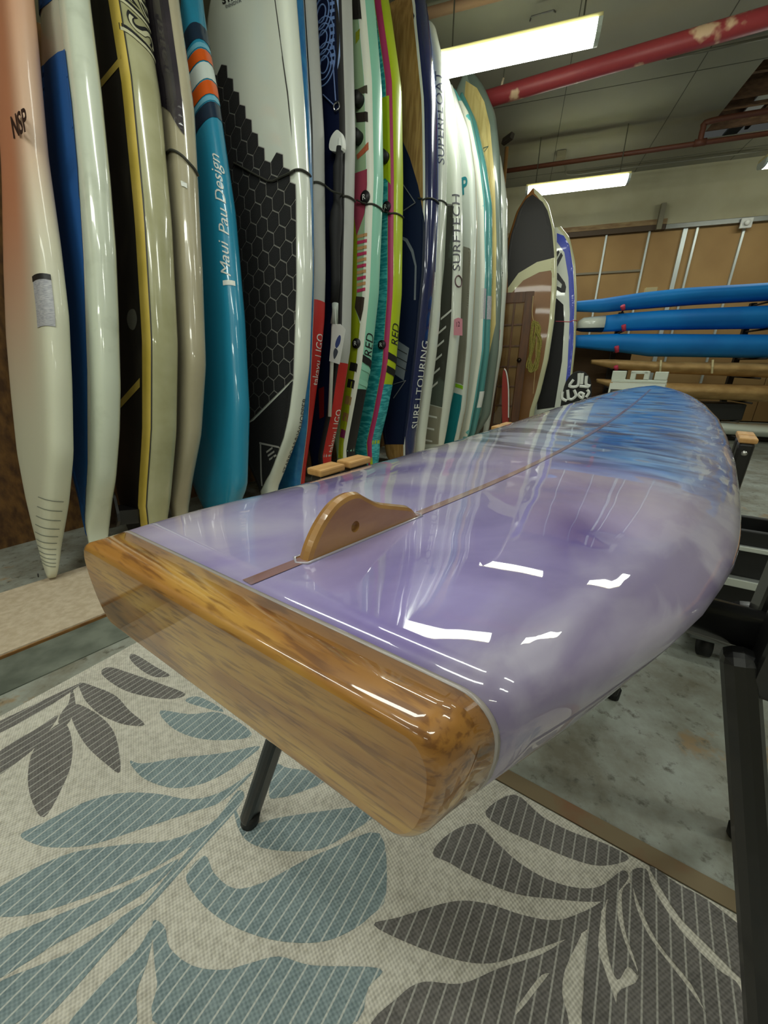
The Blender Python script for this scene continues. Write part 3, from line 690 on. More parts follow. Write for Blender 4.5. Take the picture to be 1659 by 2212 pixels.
# ------------------------------------------------------------------ leaning boards
ROWP = np.array([-1.188, 1.511, 0])
class Board:
    def __init__(s, name, label, trace, T, hw, L, t=None, lean=None, phi=None, P=None, w=None, d=None, rr=.05, tw=.16, deck=None, rail=None, nose=None, soft=2.2, cat='surfboard', group='boards leaning in a row along the partition', floor=.03, poly=True):
        s.T = T; s.rr = rr; ht = T / 2
        if t is not None:
            lean = max(0, 13 * (1 - t / 3.6)) if lean is None else lean
            phi = max(4.0, 7 - .8 * t) if phi is None else phi
            P = ROWP + D * t; w = W; d = D
        la = math.radians(lean); ph = math.radians(phi)
        a = d * math.sin(la) + np.array([0, 0, math.cos(la)])
        n = np.cross(w, a); n = n if n @ d < 0 else -n
        Pz = np.array([P[0], P[1], H])
        s.n = n; s.ax = a * math.cos(ph) - w * math.sin(ph); s.wx = w * math.cos(ph) + a * math.sin(ph)
        # plane origin at floor height: point on plane below Pz along a
        s.O = Pz - a * ((H - floor) / a[2])
        pl = Pz - n * ht * .5
        vu = []
        for x, y in trace:
            q = at_plane(x, y, pl, n) - s.O; vu.append((q @ s.ax, q @ s.wx))
        vu.sort()
        v = np.array([p[0] for p in vu]); u = np.array([p[1] for p in vu])
        s.uc = u.max() - hw; h = u - s.uc
        h = np.maximum(h, .012)
        ok = v > .12; v = v[ok]; h = h[ok]
        s.O = s.O + s.wx * s.uc                       # axis origin
        s.O = s.O - s.ax * ((s.O[2] - floor) / s.ax[2])
        shift = 0
        h0 = float(h[0]); tw = min(tw, h0 * .95)
        kv = [0.0, .012, .04, .09]; kh = [tw * .35, tw * .62, tw * .85, tw]
        if v[0] < .14: kv = kv[:-1]; kh = kh[:-1]
        kv += list(v); kh += list(h)
        if nose is None and L > v[-1] + .05:
            for f in np.linspace(.15, 1, 8):
                kv.append(v[-1] + (L - v[-1]) * f); kh.append(max(.012, h[-1] * (1 - f ** soft) ** (.5)))
        s.L = kv[-1]
        s.vs = np.array(kv); s.hs = np.array(kh)
        f = sm(s.vs, s.hs, 500, 9)
        s.hwf = lambda q: max(.01, float(f(q)))
        s.root = empty(name, s.O, label, cat, group)
        # shell
        N = 64; vs = np.concatenate([np.linspace(0, .1, 7)[:-1], np.linspace(.1, s.L - .12, N), np.linspace(s.L - .12, s.L, 9)[1:]])
        rings = []
        for vv in vs: rings.append(s.ring(vv))
        n_ = len(rings[0]); V = [p for r in rings for p in r]; F = []; mi = []
        for i in range(len(rings) - 1):
            for k in range(n_):
                k2 = (k + 1) % n_; F.append((i * n_ + k, i * n_ + k2, (i + 1) * n_ + k2, (i + 1) * n_ + k)); mi.append(1 if s.NF <= k < s.NF + s.NA else 0)
        F.append(tuple(range(n_))[::-1]); mi.append(0); F.append(tuple(range((len(rings) - 1) * n_, len(rings) * n_))); mi.append(0)
        o = mesh('board_shell', [p - s.O for p in V], F, [deck, rail or deck], s.root, True, mi)
        # uv: x = lateral distance from outer rail, y = height
        uvl = o.data.uv_layers.new(name='lay')
        vi = np.zeros(len(o.data.loops), int); o.data.loops.foreach_get('vertex_index', vi)
        co = np.array([[(p - s.O) @ s.wx, (p - s.O) @ s.ax] for p in V])
        uvl.data.foreach_set('uv', co[vi].ravel())
    NF = 5; NA = 10
    def th(s, v):
        e = min(v, s.L - v); k = min(1.0, max(0.0, e / .28)); return s.T / 2 * (.34 + .66 * math.sin(k * math.pi / 2))
    def ring(s, v):
        hw = s.hwf(v); ht = s.th(v); rr = min(s.rr, hw * .8); pts = []
        c = s.O + s.ax * v
        for i in range(s.NF): pts.append(c + s.wx * (-(hw - rr) + 2 * (hw - rr) * i / s.NF) + s.n * ht)
        for i in range(s.NA): pts.append(s.rail(v, 1 - 2 * i / s.NA))
        for i in range(s.NF): pts.append(c + s.wx * ((hw - rr) - 2 * (hw - rr) * i / s.NF) - s.n * ht)
        for i in range(s.NA):
            a = -math.pi / 2 + math.pi * i / s.NA
            pts.append(c - s.wx * (hw - rr + rr * max(0, math.cos(a)) ** .75) + s.n * ht * math.copysign(abs(math.sin(a)) ** .75, math.sin(a)))
        return pts
    def rail(s, v, q, off=0.0):
        """q in [-1, 1]: back shoulder .. apex .. deck shoulder; q > 1: metres in from the shoulder on the deck"""
        hw = s.hwf(v); ht = s.th(v); rr = min(s.rr, hw * .8); c = s.O + s.ax * v
        if q > 1: return c + s.wx * (hw - rr - (q - 1)) + s.n * (ht + off)
        a = q * math.pi / 2; ca = max(0, math.cos(a)) ** .75; sa = math.copysign(abs(math.sin(a)) ** .75, math.sin(a))
        nn = s.wx * math.cos(a) + s.n * math.sin(a)
        return c + s.wx * (hw - rr + rr * ca) + s.n * ht * sa + nn * off
    def v_at(s, px, py, q=0.0):
        p = at_plane(px, py, s.O + s.n * s.T / 2 * q, s.n) - s.O; return p @ s.ax
    def deck_at(s, px, py, off=.0012):
        return at_plane(px, py, s.O + s.n * (s.T / 2 + off), s.n)
    def strip(s, name, v0, v1, q0, q1, mat, off=.0015, nv=30, nq=6):
        V = []; F = []
        f0 = q0 if callable(q0) else (lambda v: q0); f1 = q1 if callable(q1) else (lambda v: q1)
        for i in range(nv + 1):
            v = v0 + (v1 - v0) * i / nv
            for k in range(nq + 1):
                V.append(s.rail(v, f0(v) + (f1(v) - f0(v)) * k / nq, off) - s.O)
        for i in range(nv):
            for k in range(nq):
                a = i * (nq + 1) + k; F.append((a, a + 1, a + nq + 2, a + nq + 1))
        return mesh(name, V, F, mat, s.root, True)
    def slant(s, name, vA, vB, h, q0, q1, mat, off=.002, nq=8):
        """band of height h whose lower edge runs from vA at q0 to vB at q1"""
        V = []; F = []
        for k in range(nq + 1):
            f = k / nq; q = q0 + (q1 - q0) * f; v = vA + (vB - vA) * f
            for j in range(3): V.append(s.rail(v + h * j / 2, q, off) - s.O)
        for k in range(nq):
            for j in range(2):
                a = k * 3 + j; F.append((a, a + 3, a + 4, a + 1))
        return mesh(name, V, F, mat, s.root, True)
    def patch(s, name, pxs, mat, off=.0012, smooth=0, thick=0.0):
        P = [s.deck_at(x, y, off) for x, y in pxs]
        if smooth: P = smoothpath(P, smooth, True)
        Q = []
        for i in range(len(P)):                      # keep the print on the board's own deck
            for f in ((0, .25, .5, .75) if not smooth else (0,)):
                p = P[i] + (P[(i + 1) % len(P)] - P[i]) * f - s.O; v, u = p @ s.ax, p @ s.wx
                v = min(max(v, .03), s.L - .02); lim = max(.006, s.hwf(v) - min(s.rr, s.hwf(v) * .8) * (.06 if s.rr > .07 else .55)); u = min(max(u, -lim), lim)
                if not Q or math.hypot(u - Q[-1][0], v - Q[-1][1]) > 1e-3: Q.append((u, v))
        if math.hypot(Q[0][0] - Q[-1][0], Q[0][1] - Q[-1][1]) < 1e-3: Q.pop()
        tri = tessellate_polygon([[Vector((u, v, 0)) for u, v in Q]])
        bm = bmesh.new(); bv = [bm.verts.new((u, v, 0)) for u, v in Q]
        for t in tri:
            try: bm.faces.new([bv[i] for i in t])
            except ValueError: pass
        if any(abs(u) > s.hwf(v) - s.rr - .002 or v < .3 or v > s.L - .3 for u, v in Q):
            for _ in range(5):
                lg_ = [e for e in bm.edges if e.calc_length() > .02]
                if not lg_ or len(bm.verts) > 4000: break
                bmesh.ops.subdivide_edges(bm, edges=lg_, cuts=1); bmesh.ops.triangulate(bm, faces=bm.faces)
        bm.verts.index_update(); V = []
        for vt in bm.verts:
            u, v = vt.co.x, vt.co.y; hw = s.hwf(v); rr = min(s.rr, hw * .8); ht = s.th(v)
            ca = min(1.0, max(0.0, (abs(u) - (hw - rr)) / rr)); cs = ca ** (1 / .75); sa = max(0.0, 1 - cs * cs) ** .375
            nn = s.n * math.sqrt(max(0, 1 - cs * cs)) + s.wx * math.copysign(cs, u)
            V.append(s.ax * v + s.wx * u + s.n * ht * sa + nn * (off + (.0022 if ca > 0 else 0)))
        F = [[q.index for q in f.verts] for f in bm.faces]; bm.free()
        return mesh(name, V, F, mat, s.root)
    def rtext(s, name, txt, v, q, size, mat, up=1, shear=0, off=.002, flip=False, offs=0.0):
        """text along the rail; v start, q baseline; up=1 reads upward"""
        Vt, F = text2d(txt, shear, offs); La = (s.rr + s.T / 2) * .8; out = []
        for x, y in Vt:
            out.append(s.rail(v + up * x * size, q + (-up) * (-1) * (y * size) / La * (1 if not flip else -1), off) - s.O)
        return mesh(name, out, F, mat, s.root)
    def dtext(s, name, txt, px, py, size, ang, mat, off=.002, shear=0):
        """text on the deck; ang in degrees, 0 reads along +wx, 90 reads upward"""
        Vt, F = text2d(txt, shear); p0 = s.deck_at(px, py, off); a = math.radians(ang)
        ex = s.wx * math.cos(a) + s.ax * math.sin(a); ey = -s.wx * math.sin(a) + s.ax * math.cos(a)
        return mesh(name, [p0 + ex * x * size + ey * y * size - s.O for x, y in Vt], F, mat, s.root)

def ptext(bb, name, txt, p0, p1, p2, mat, off=.002, n=.7):
    V, F = text2d(txt, 0.0, .025); A = bb.deck_at(*p0, off); X = bb.deck_at(*p1, off) - A; Y = bb.deck_at(*p2, off) - A; wd = V[:, 0].max()
    return mesh(name, [A + X * (x / wd) + Y * (y / n) - bb.O for x, y in V], F, mat, bb.root)
def uvfade(name, base, col, u0, u1, v0, v1, rough=.35):
    """base colour with a second pigment sprayed across the deck (layout coordinates)"""
    m = bpy.data.materials.new(name); m.use_nodes = True; nt = m.node_tree; b = nt.nodes['Principled BSDF']; L = nt.links
    uv = nt.nodes.new('ShaderNodeUVMap'); uv.uv_map = 'lay'; sp_ = nt.nodes.new('ShaderNodeSeparateXYZ'); L.new(uv.outputs[0], sp_.inputs[0])
    r = []
    for k, (a, c) in enumerate(((u0, u1), (v0, v1))):
        n = nt.nodes.new('ShaderNodeMapRange'); n.interpolation_type = 'SMOOTHSTEP'; n.inputs[1].default_value = a; n.inputs[2].default_value = c; L.new(sp_.outputs[k], n.inputs[0]); r.append(n.outputs[0])
    mu = nt.nodes.new('ShaderNodeMath'); mu.operation = 'MULTIPLY'; L.new(r[0], mu.inputs[0]); L.new(r[1], mu.inputs[1])
    mx = nt.nodes.new('ShaderNodeMix'); mx.data_type = 'RGBA'; L.new(mu.outputs[0], mx.inputs[0]); mx.inputs[6].default_value = lin(base); mx.inputs[7].default_value = lin(col)
    L.new(mx.outputs[2], b.inputs['Base Color']); b.inputs['Roughness'].default_value = rough; b.inputs['Coat Weight'].default_value = .3
    return m
white_g = M('gloss_white', (216, 222, 210), .25, coat=.8)
white_f = M('white_print', (225, 228, 222), .5)
black_p = M('black_pad', (24, 24, 25), .75, bump=.5, bscale=180)
black_f = M('black_print', (20, 20, 22), .5)
line_d = M('pinline_dark', (52, 50, 48), .5)
navy = M('navy_deck', (18, 26, 58), .45, coat=.2)
lime = M('lime', (178, 198, 18), .4, coat=.4)
mint = M('mint', (140, 206, 180), .4, coat=.4)
grey_r = M('inflatable_grey', (176, 178, 174), .5)
red_r = M('inflatable_red', (188, 38, 34), .45)
teal_r = M('teal_wave', (22, 140, 150), .45, col2=(80, 190, 196), nscale=14, stretch=(1, 1, 5), lo=.45, hi=.6)
magenta = M('magenta', (176, 46, 100), .5)

# 1 cream and salmon soft board
b1 = Board('surfboard', 'cream soft-top board with salmon fade and ribbed tail standing at the row end', [(68, 0), (82, 150), (100, 350), (128, 550), (145, 700), (152, 850), (155, 1000), (146, 1100), (130, 1200)], .09, .32, 2.55, t=.03, rr=.085, tw=.1,
           deck=uvfade('foam_cream', (218, 220, 198), (212, 140, 104), .36, .02, .5, 1.7, .5))
ptext(b1, 'brand_print', 'NSP', (29, 298), (62, 279), (22, 253), M('print_maroon', (44, 22, 20), .5))
b1.strip('spec_sticker', b1.v_at(126, 710), b1.v_at(118, 597), .12, 1.0, M('sticker_grey', (188, 188, 192), .5, col2=(150, 150, 160), nscale=60, stretch=(1, 1, 6)), .002, 8, 6)
b1.strip('sticker_header', b1.v_at(118, 610), b1.v_at(118, 597), .12, 1.0, black_f, .003, 3, 6)
for i, y in enumerate((1088, 1110, 1132, 1152, 1170, 1186, 1200, 1212, 1222, 1231, 1239)):
    v = b1.v_at(140, y); b1.slant('groove', v + .016, v, .0035, 1.03, -.1, M('groove_grey', (128, 134, 124), .6))
p = b1.deck_at(83, 1243, .001); tube('leash_plug', [p, p + b1.n * .002], .009, black_f, b1.root, 14)

# 2 white and blue
b2 = Board('surfboard', 'white board with a wide blue deck stripe behind the salmon soft-top', [(190, 0), (215, 200), (235, 400), (247, 550), (253, 700), (257, 850), (255, 950), (247, 1050), (225, 1160)], .1, .29, 2.7, t=.19, rr=.08, tw=.12,
           deck=M('aged_white', (212, 208, 190), .3, coat=.7, col2=(222, 226, 208), nscale=3), rail=M('aged_white_rail', (214, 222, 204), .25, coat=.9, col2=(196, 204, 186), nscale=8, lo=.55, hi=.75))
blue_d = M('stripe_blue', (22, 88, 160), .65)
b2.patch('deck_stripe', [(141, 107), (125, 112), (105, 128), (84, 152), (10, 400), (30, 700), (60, 1000), (120, 1245), (170, 1238), (182, 1140), (189, 1000), (188, 800), (180, 560), (168, 360), (155, 220)], blue_d)
b2.patch('deck_stripe', [(112, 0), (90, 18), (70, 46), (40, 20), (40, -60), (120, -60)], blue_d)

# 3 black deck, yellow edge, cream rail
b3 = Board('paddleboard', 'paddleboard with worn black deck, yellow edge and cream rail lettered in script', [(305, 0), (340, 220), (365, 500), (378, 760), (375, 950), (360, 1120)], .135, .34, 2.95, t=.42, rr=.055, tw=.16, cat='paddleboard',
           deck=M('scuffed_black', (26, 24, 22), .6, col2=(58, 54, 46), nscale=7, stretch=(1, 1, .4), lo=.55, hi=.8), rail=M('cream_rail', (186, 184, 148), .25, coat=.9, col2=(166, 164, 124), nscale=5))
yel = M('yellow_edge', (214, 188, 92), .45, col2=(196, 172, 70), nscale=6)
b3.strip('edge_stripe', .04, 2.9, .62, 1.03, yel)
b3.strip('pinline', .04, 2.9, .55, .62, line_d, .0018)
for (p0, p1) in (((262, 118), (216, 178)), ((302, 816), (258, 870))):
    b3.patch('deck_slash', [(p0[0], p0[1]), (p0[0], p0[1] + 20), (p1[0], p1[1] + 14), (p1[0], p1[1] - 4)], yel)
for i, (dy, mt, of) in enumerate(((0, black_f, .002), (0.006, M('script_fill', (196, 194, 160), .4), .003))):
    b3.rtext('script_print', 'Isla', b3.v_at(292, 128), -.62, .2, mt, 1, .3, of, offs=.02 if i == 0 else -.012)
b3.patch('deck_emblem', [(278, 672), (290, 668), (296, 690), (290, 712), (279, 708), (274, 690)], M('emblem_grey', (110, 110, 104), .6), smooth=3)
fb = at_plane(300, 1130, b3.O + b3.n * (b3.T / 2), b3.n)
fo_ = [b3.deck_at(x, y, 0) for x, y in ((248, 1030), (266, 1032), (288, 1058), (298, 1090), (300, 1132), (248, 1124))]
prism('fin', [p + b3.n * .1 for p in smoothpath(fo_, 3, True)], -b3.n * .012, M('fin_black', (24, 24, 26), .4, coat=.4), b3.root)
prism('fin_base', [p for p in [b3.deck_at(250, 1120, .0), b3.deck_at(300, 1130, 0), b3.deck_at(300, 1100, 0), b3.deck_at(262, 1090, 0)]], b3.n * .1, M('fin_black', (24, 24, 26), .4, coat=.4), b3.root)

# 4 beige board
b4 = Board('surfboard', 'beige longboard with a dark purple nose patch beside the yellow-edged board', [(385, 0), (420, 250), (438, 600), (445, 800), (435, 950), (405, 1105)], .1, .3, 2.9, t=.57, rr=.085, tw=.12,
           deck=M('beige_gloss', (182, 174, 148), .25, coat=.9, col2=(168, 160, 134), nscale=3))
b4.patch('nose_patch', [(413, 310), (385, 262), (350, 228), (320, 210), (300, 100), (300, -80), (378, -80), (384, 60), (398, 190)], M('patch_plum', (44, 40, 48), .3, coat=.6, col2=(60, 54, 60), nscale=9), smooth=2)
b4.patch('price_sticker', [(386, 388), (399, 389), (400, 400), (387, 399)], white_f)

# 5 teal board
teal_b = M('teal_blue', (34, 140, 176), .3, coat=.8)
b5 = Board('surfboard', 'teal blue board with navy, orange and white bands across it', [(428, 0), (470, 200), (510, 470), (530, 700), (540, 900), (535, 1060)], .11, .3, 2.95, t=.79, rr=.09, tw=.15, deck=teal_b)
bands = [(446, 36, 80, M('band_navy', (12, 40, 66), .3, coat=.8)), (452, 82, 95, M('band_sky', (110, 180, 206), .3, coat=.8)), (456, 95, 125, M('band_orange', (222, 92, 14), .3, coat=.8)), (460, 125, 168, M('band_white', (216, 228, 224), .3, coat=.8)),
         (464, 168, 202, M('band_orange', (0, 0, 0))), (468, 202, 214, M('band_sky', (0, 0, 0))), (472, 214, 252, M('band_navy', (0, 0, 0)))]
for x, y0, y1, mt in bands:
    v1, v0 = b5.v_at(x, y0), b5.v_at(x, y1)
    V = []; F = []
    for k in range(15):
        q = -1 + k * .2 if k < 11 else 1 + (k - 10) * .04
        dv_ = -.0 if q < 0 else -.05 * max(0, q) - (0 if k < 11 else (k - 10) * .018)
        for j in range(3): V.append(b5.rail(v0 + dv_ + (v1 - v0) * j / 2, q, .0018) - b5.O)
    for k in range(14):
        for j in range(2): a = k * 3 + j; F.append((a, a + 3, a + 4, a + 1))
    mesh('colour_band', V, F, mt, b5.root, True)
b5.rtext('script_print', 'Maui', b5.v_at(521, 598), .3, .085, white_f, 1, .4)
b5.rtext('script_print', 'Pau Design', b5.v_at(514, 508), .2, .085, white_f, 1, .4)
p = b5.rail(b5.v_at(520, 605), .3); b5.strip('print_tick', b5.v_at(521, 617), b5.v_at(521, 606), .1, .75, white_f, .002, 2, 4)

# 6 white board with hexagon pad
b6 = Board('paddleboard', 'glossy white paddleboard with black hexagon traction pad', [(640, 0), (660, 250), (672, 450), (675, 600), (668, 800), (650, 930), (600, 1060)], .105, .42, 3.05, t=1.08, rr=.05, tw=.2, deck=white_g, cat='paddleboard')
b6.patch('pinline', [(590, -20), (592, -20), (622, 200), (641, 400), (641, 480), (640, 480), (640, 400), (620, 200)], line_d)
gro = M('groove_light', (158, 156, 150), .6)
padpx = [(497, 168), (640, 430), (641, 620), (634, 818), (545, 905), (500, 930), (440, 900), (440, 120)]
pad_poly = [((b6.deck_at(x, y) - b6.O) @ b6.wx, (b6.deck_at(x, y) - b6.O) @ b6.ax) for x, y in padpx]
def inside(p, poly):
    x, y = p; c = False; n = len(poly)
    for i in range(n):
        x1, y1 = poly[i]; x2, y2 = poly[i - 1]
        if (y1 > y) != (y2 > y) and x < (x2 - x1) * (y - y1) / (y2 - y1 + 1e-12) + x1: c = not c
    return c
hexr = .056; hx = hexr * math.sqrt(3)
umax = max(p[0] for p in pad_poly); vmin = min(p[1] for p in pad_poly); vmax = max(p[1] for p in pad_poly)
ur = lambda v: float(np.interp(v, [pad_poly[3][1], pad_poly[2][1], pad_poly[1][1]], [pad_poly[3][0], pad_poly[2][0], pad_poly[1][0]]))
dA, dB = np.array(pad_poly[3]), np.array(pad_poly[4])
def clip(poly, keepf):
    out = []
    for i in range(len(poly)):
        a, b = np.array(poly[i]), np.array(poly[(i + 1) % len(poly)]); fa, fb = keepf(a), keepf(b)
        if fa >= 0: out.append(a)
        if fa * fb < 0: out.append(a + (b - a) * (fa / (fa - fb)))
    return out
ndg = np.array([-(dB - dA)[1], (dB - dA)[0]]); ndg = ndg / np.linalg.norm(ndg); ndg = ndg if ndg @ (np.array([0, vmax]) - dA) > 0 else -ndg
for r_ in range(int((vmax - vmin) / (1.5 * hexr)) + 3):
    for c_ in range(-1, 9):
        u = umax - .04 - hx * c_ - (hx / 2 if r_ % 2 else 0); v = vmin + 1.5 * hexr * r_
        if u < -.28 or u > ur(v) + hx * .48 or not (inside((min(u, ur(v) - .006), v), pad_poly) or abs((np.array([u, v]) - dA) @ ndg) < hexr * .9): continue
        if v > vmax - .02: continue
        base2 = None
        for rad, off, mt, nm in ((hexr * 1.01, .0015, gro, 'pad_joint'), (hexr * .925, .005, black_p, 'pad_tile')):
            ins_ = 0.0 if nm == 'pad_joint' else .004
            pl2 = [np.array([u + rad * math.cos(a), v + rad * math.sin(a)]) for a in [math.pi / 6 + k * math.pi / 3 for k in range(6)]]
            pl2 = clip(pl2, lambda p: ur(p[1]) - ins_ - p[0])
            if len(pl2) > 2: pl2 = clip(pl2, lambda p: (p - dA) @ ndg - ins_)
            if len(pl2) < 3: continue
            top = [b6.wx * p[0] + b6.ax * p[1] + b6.n * (b6.T / 2 + off) for p in pl2]; m_ = len(top)
            if nm == 'pad_joint': mesh(nm, top, [tuple(range(m_))], mt, b6.root)
            else: mesh(nm, top + [q - b6.n * (off - .001) for q in top], [tuple(range(m_))] + [(k, (k + 1) % m_, m_ + (k + 1) % m_, m_ + k) for k in range(m_)], mt, b6.root)
b6.patch('kick_pad', [(634, 822), (548, 908), (500, 935), (440, 1000), (440, 1100), (560, 1062), (605, 985), (622, 900)], black_p, .003)
for y0 in (955, 1063):
    b6.patch('pad_line', [(560, y0), (617, y0 + 12), (617, y0 + 16), (560, y0 + 4)] if y0 < 1000 else [(561, 955), (564, 955), (566, 1050), (563, 1050)], gro, .004)
for i in range(3): b6.patch('pad_logo', [(575 + i * 3, 975 + i * 8), (588 + i * 4, 965 + i * 8), (589 + i * 4, 969 + i * 8), (576 + i * 3, 979 + i * 8)], gro, .004)
ptext(b6, 'brand_print', 'STAR', (481, 9), (525, -10), (476, -8), black_f); ptext(b6, 'brand_print', 'INNOVA', (488, 18), (522, 3), (486, 11), M('print_grey', (120, 124, 122), .5))
b6.rtext('rail_print', 'STARBOARD', b6.v_at(612, 1022), -.45, .04, black_f, 1); b6.rtext('rail_print', '| WHOPPER', b6.v_at(638, 948), -.45, .045, black_f, 1)

# 7 thin blue board
b7 = Board('paddleboard', 'slim blue board wedged behind the white hexagon-pad board', [(655, 0), (672, 300), (678, 480), (678, 640), (672, 800), (664, 930), (650, 1040)], .06, .33, 3.0, t=1.25, rr=.03, tw=.18, cat='paddleboard',
           deck=M('blue_satin', (24, 100, 158), .4, coat=.3, col2=(40, 120, 170), nscale=20), rail=M('blue_satin', (0, 0, 0)))
b7.strip('rail_line', .1, 2.9, -.9, -.3, white_f)

# 8 / 9 navy inflatables with grey and red rails
for nm, tr, tt, lab, yred in (('b8', [(683, 0), (700, 300), (703, 600), (700, 700), (690, 800), (660, 1020)], 1.40, 'navy inflatable paddleboard with grey and red rail beside the blue board', 648),
                              ('b9', [(760, 0), (768, 300), (764, 500), (757, 760), (735, 900), (715, 990)], 1.63, 'navy inflatable paddleboard carrying a bagged paddle', 783)):
    bb = Board('inflatable_paddleboard', lab, tr, .115, .38, 3.15, t=tt, rr=.05, tw=.2, cat='paddleboard', deck=M('navy_pattern', (16, 24, 54), .4, coat=.2), rail=grey_r)
    globals()[nm] = bb
    vr = bb.v_at(tr[3][0], yred)
    bb.strip('red_panel', .06, vr, -1.0, .55, red_r)
    bb.strip('dark_stripe', .06, 3.1, .55, 1.0, M('stripe_black', (34, 32, 32), .6), .002)
    bb.rtext('rail_print', 'takayu | IGO' if nm == 'b8' else 'takayu | IGO', vr - (.5 if nm == 'b8' else .62), -.35, .06, white_f, 1)
print_b = M('paisley_print', (120, 150, 205), .4)
for bb, cx in ((b9, 690),):
    for i in range(3):
        y = 30 + i * 55
        for r_ in (.10, .07, .04):
            c_ = bb.deck_at(cx + 4 + i * 3, y, .0015); pts = [c_ + bb.wx * r_ * .9 * math.cos(a) + bb.ax * r_ * math.sin(a) - bb.O for a in np.linspace(0, 6.283, 25)[:-1]]
            o = tube('print_ring', pts, .004, print_b, None, 4, True); o.parent = bb.root
    bb.patch('print_swirl', [(722, -40), (734, -40), (736, 60), (735, 120), (729, 150), (733, 90), (731, 30)], M('print_pale', (150, 175, 220), .4), .002, 3)
    for i in range(9): bb.patch('print_mark', [(712, 5 + i * 16), (722, 2 + i * 16), (723, 9 + i * 16), (713, 12 + i * 16)], print_b, .002)
    bb.patch('side_lettering', [(688, 840), (700, 835), (700, 900), (690, 905)], M('dark_red', (112, 12, 14), .5), .002)
    dr = bb.deck_at(727, 230, .01)
    pr = [dr + bb.wx * .022 * math.cos(a) + bb.n * .004 * math.sin(3 * a) + bb.ax * .022 * math.sin(a) - bb.O for a in np.linspace(0, 6.283, 17)[:-1]]
    o = tube('d_ring', pr, .004, M('steel_ring', (170, 170, 170), .3, .9), None, 6, True); o.parent = bb.root
    o = tube('bungee', [bb.deck_at(719, 130, .006) - bb.O, bb.deck_at(725, 218, .012) - bb.O], .004, M('bungee_blue', (110, 130, 180), .6), None, 6); o.parent = bb.root
    o = tube('bungee', [bb.deck_at(698, 205, .006) - bb.O, bb.deck_at(722, 228, .012) - bb.O], .004, M('bungee_blue', (0, 0, 0)), None, 6); o.parent = bb.root
b8.patch('side_lettering', [(703, 430), (712, 430), (712, 640), (704, 700)], M('letters_navy', (44, 56, 96), .5), .002)
# paddle strapped on board 9
pd_ = empty('paddle', (0, 0, 0), 'white paddle in a black sleeve strapped to a navy inflatable', 'paddle')
def dk(x, y, o): return b9.deck_at(x, y, o)
tube('shaft', [dk(735, 300, .044), dk(727, 460, .044), dk(722, 655, .044), dk(712, 900, .044)], .013, white_f, pd_, 12)
hp = smoothpath([dk(x, y, .02) for x, y in ((735, 287), (745, 300), (745, 330), (720, 330), (721, 305))], 4, True)
prism('grip', hp, b9.n * .03, white_f, pd_)
tube('sleeve', [dk(734, 318, .044), dk(732, 345, .044), dk(730, 360, .044), dk(729, 440, .044), dk(727, 460, .044), dk(725, 490, .044), dk(724, 540, .044), dk(725, 600, .044), dk(722, 655, .044)],
     [.02, .022, .03, .026, .038, .042, .032, .03, .026], M('sleeve_black', (18, 18, 20), .7), pd_, 12)
tube('ferrule', [dk(724, 655, .044), dk(724, 672, .044), dk(722, 700, .044)], [.022, .02, .026], M('ferrule_grey', (168, 176, 168), .4), pd_, 12)
ht_ = empty('hang_tag', (0, 0, 0), 'white hang tag with a blue wave logo dangling from the paddle', 'tag')
tg = [dk(x, y, .065) for x, y in ((727, 700), (735, 700), (746, 712), (733, 787), (711, 780), (719, 700))]
prism('card', tg, -b9.n * .003, white_f, ht_)
lg1 = smoothpath([dk(x, y, .0665) for x, y in ((733, 724), (736, 728), (734, 742), (727, 752), (724, 745), (727, 733))], 3, True)
prism('logo', lg1, -b9.n * .001, M('logo_blue', (58, 76, 130), .5), ht_)
prism('logo', smoothpath([dk(x, y, .0665) for x, y in ((724, 752), (730, 760), (722, 776), (720, 762))], 3, True), -b9.n * .001, M('logo_grey', (70, 80, 90), .5), ht_)
tube('string', [dk(724, 668, .06), dk(726, 702, .067)], .002, white_f, ht_, 6)

# 10 mint board
b10 = Board('inflatable_paddleboard', 'mint and white inflatable paddleboard with tropical printed deck', [(808, 0), (825, 200), (828, 400), (818, 640), (800, 800), (765, 980)], .15, .38, 3.2, t=1.86, rr=.055, tw=.2, cat='paddleboard',
            deck=M('deck_seafoam', (150, 178, 140), .6), rail=mint)
b10.strip('white_stripe', .06, 3.15, .42, .98, M('stripe_ivory', (222, 226, 212), .5))
va, vb_ = b10.v_at(800, 800), b10.v_at(805, 760)
b10.strip('tail_panel', .06, b10.v_at(795, 840), -1, .42, black_f, .0014)
b10.rtext('rail_print', 'RED', b10.v_at(812, 768), -.25, .085, black_f, 1, .2)
for i in range(2): b10.slant('tail_chevron', b10.v_at(800, 812 + i * 30), b10.v_at(800, 798 + i * 30), .035, -.95, .42, black_f if i < 0 else M('chevron_mint', (150, 214, 190), .5), .003)
b10.slant('tail_chevron', b10.v_at(803, 800), b10.v_at(803, 782), .05, -.95, .42, black_f, .0028)
P10 = lambda n, pts, c, sm_=0, off=.0015: b10.patch(n, pts, M('print_%02x%02x%02x' % c, c, .6), off, sm_)
P10('deck_print', [(760, -20), (783, -20), (786, 40), (762, 42)], (30, 28, 26))
P10('deck_print', [(766, 195), (795, 182), (796, 200), (768, 205)], (70, 66, 50))
P10('deck_print', [(768, 70), (778, 62), (776, 84), (768, 96)], (140, 150, 30))
P10('deck_print', [(768, 244), (797, 240), (797, 262), (770, 264)], (40, 34, 26))
P10('deck_print', [(770, 335), (797, 305), (797, 322), (772, 345)], (180, 96, 62))
P10('deck_print', [(764, 375), (793, 365), (793, 400), (788, 460), (770, 510), (764, 460)], (160, 62, 84))
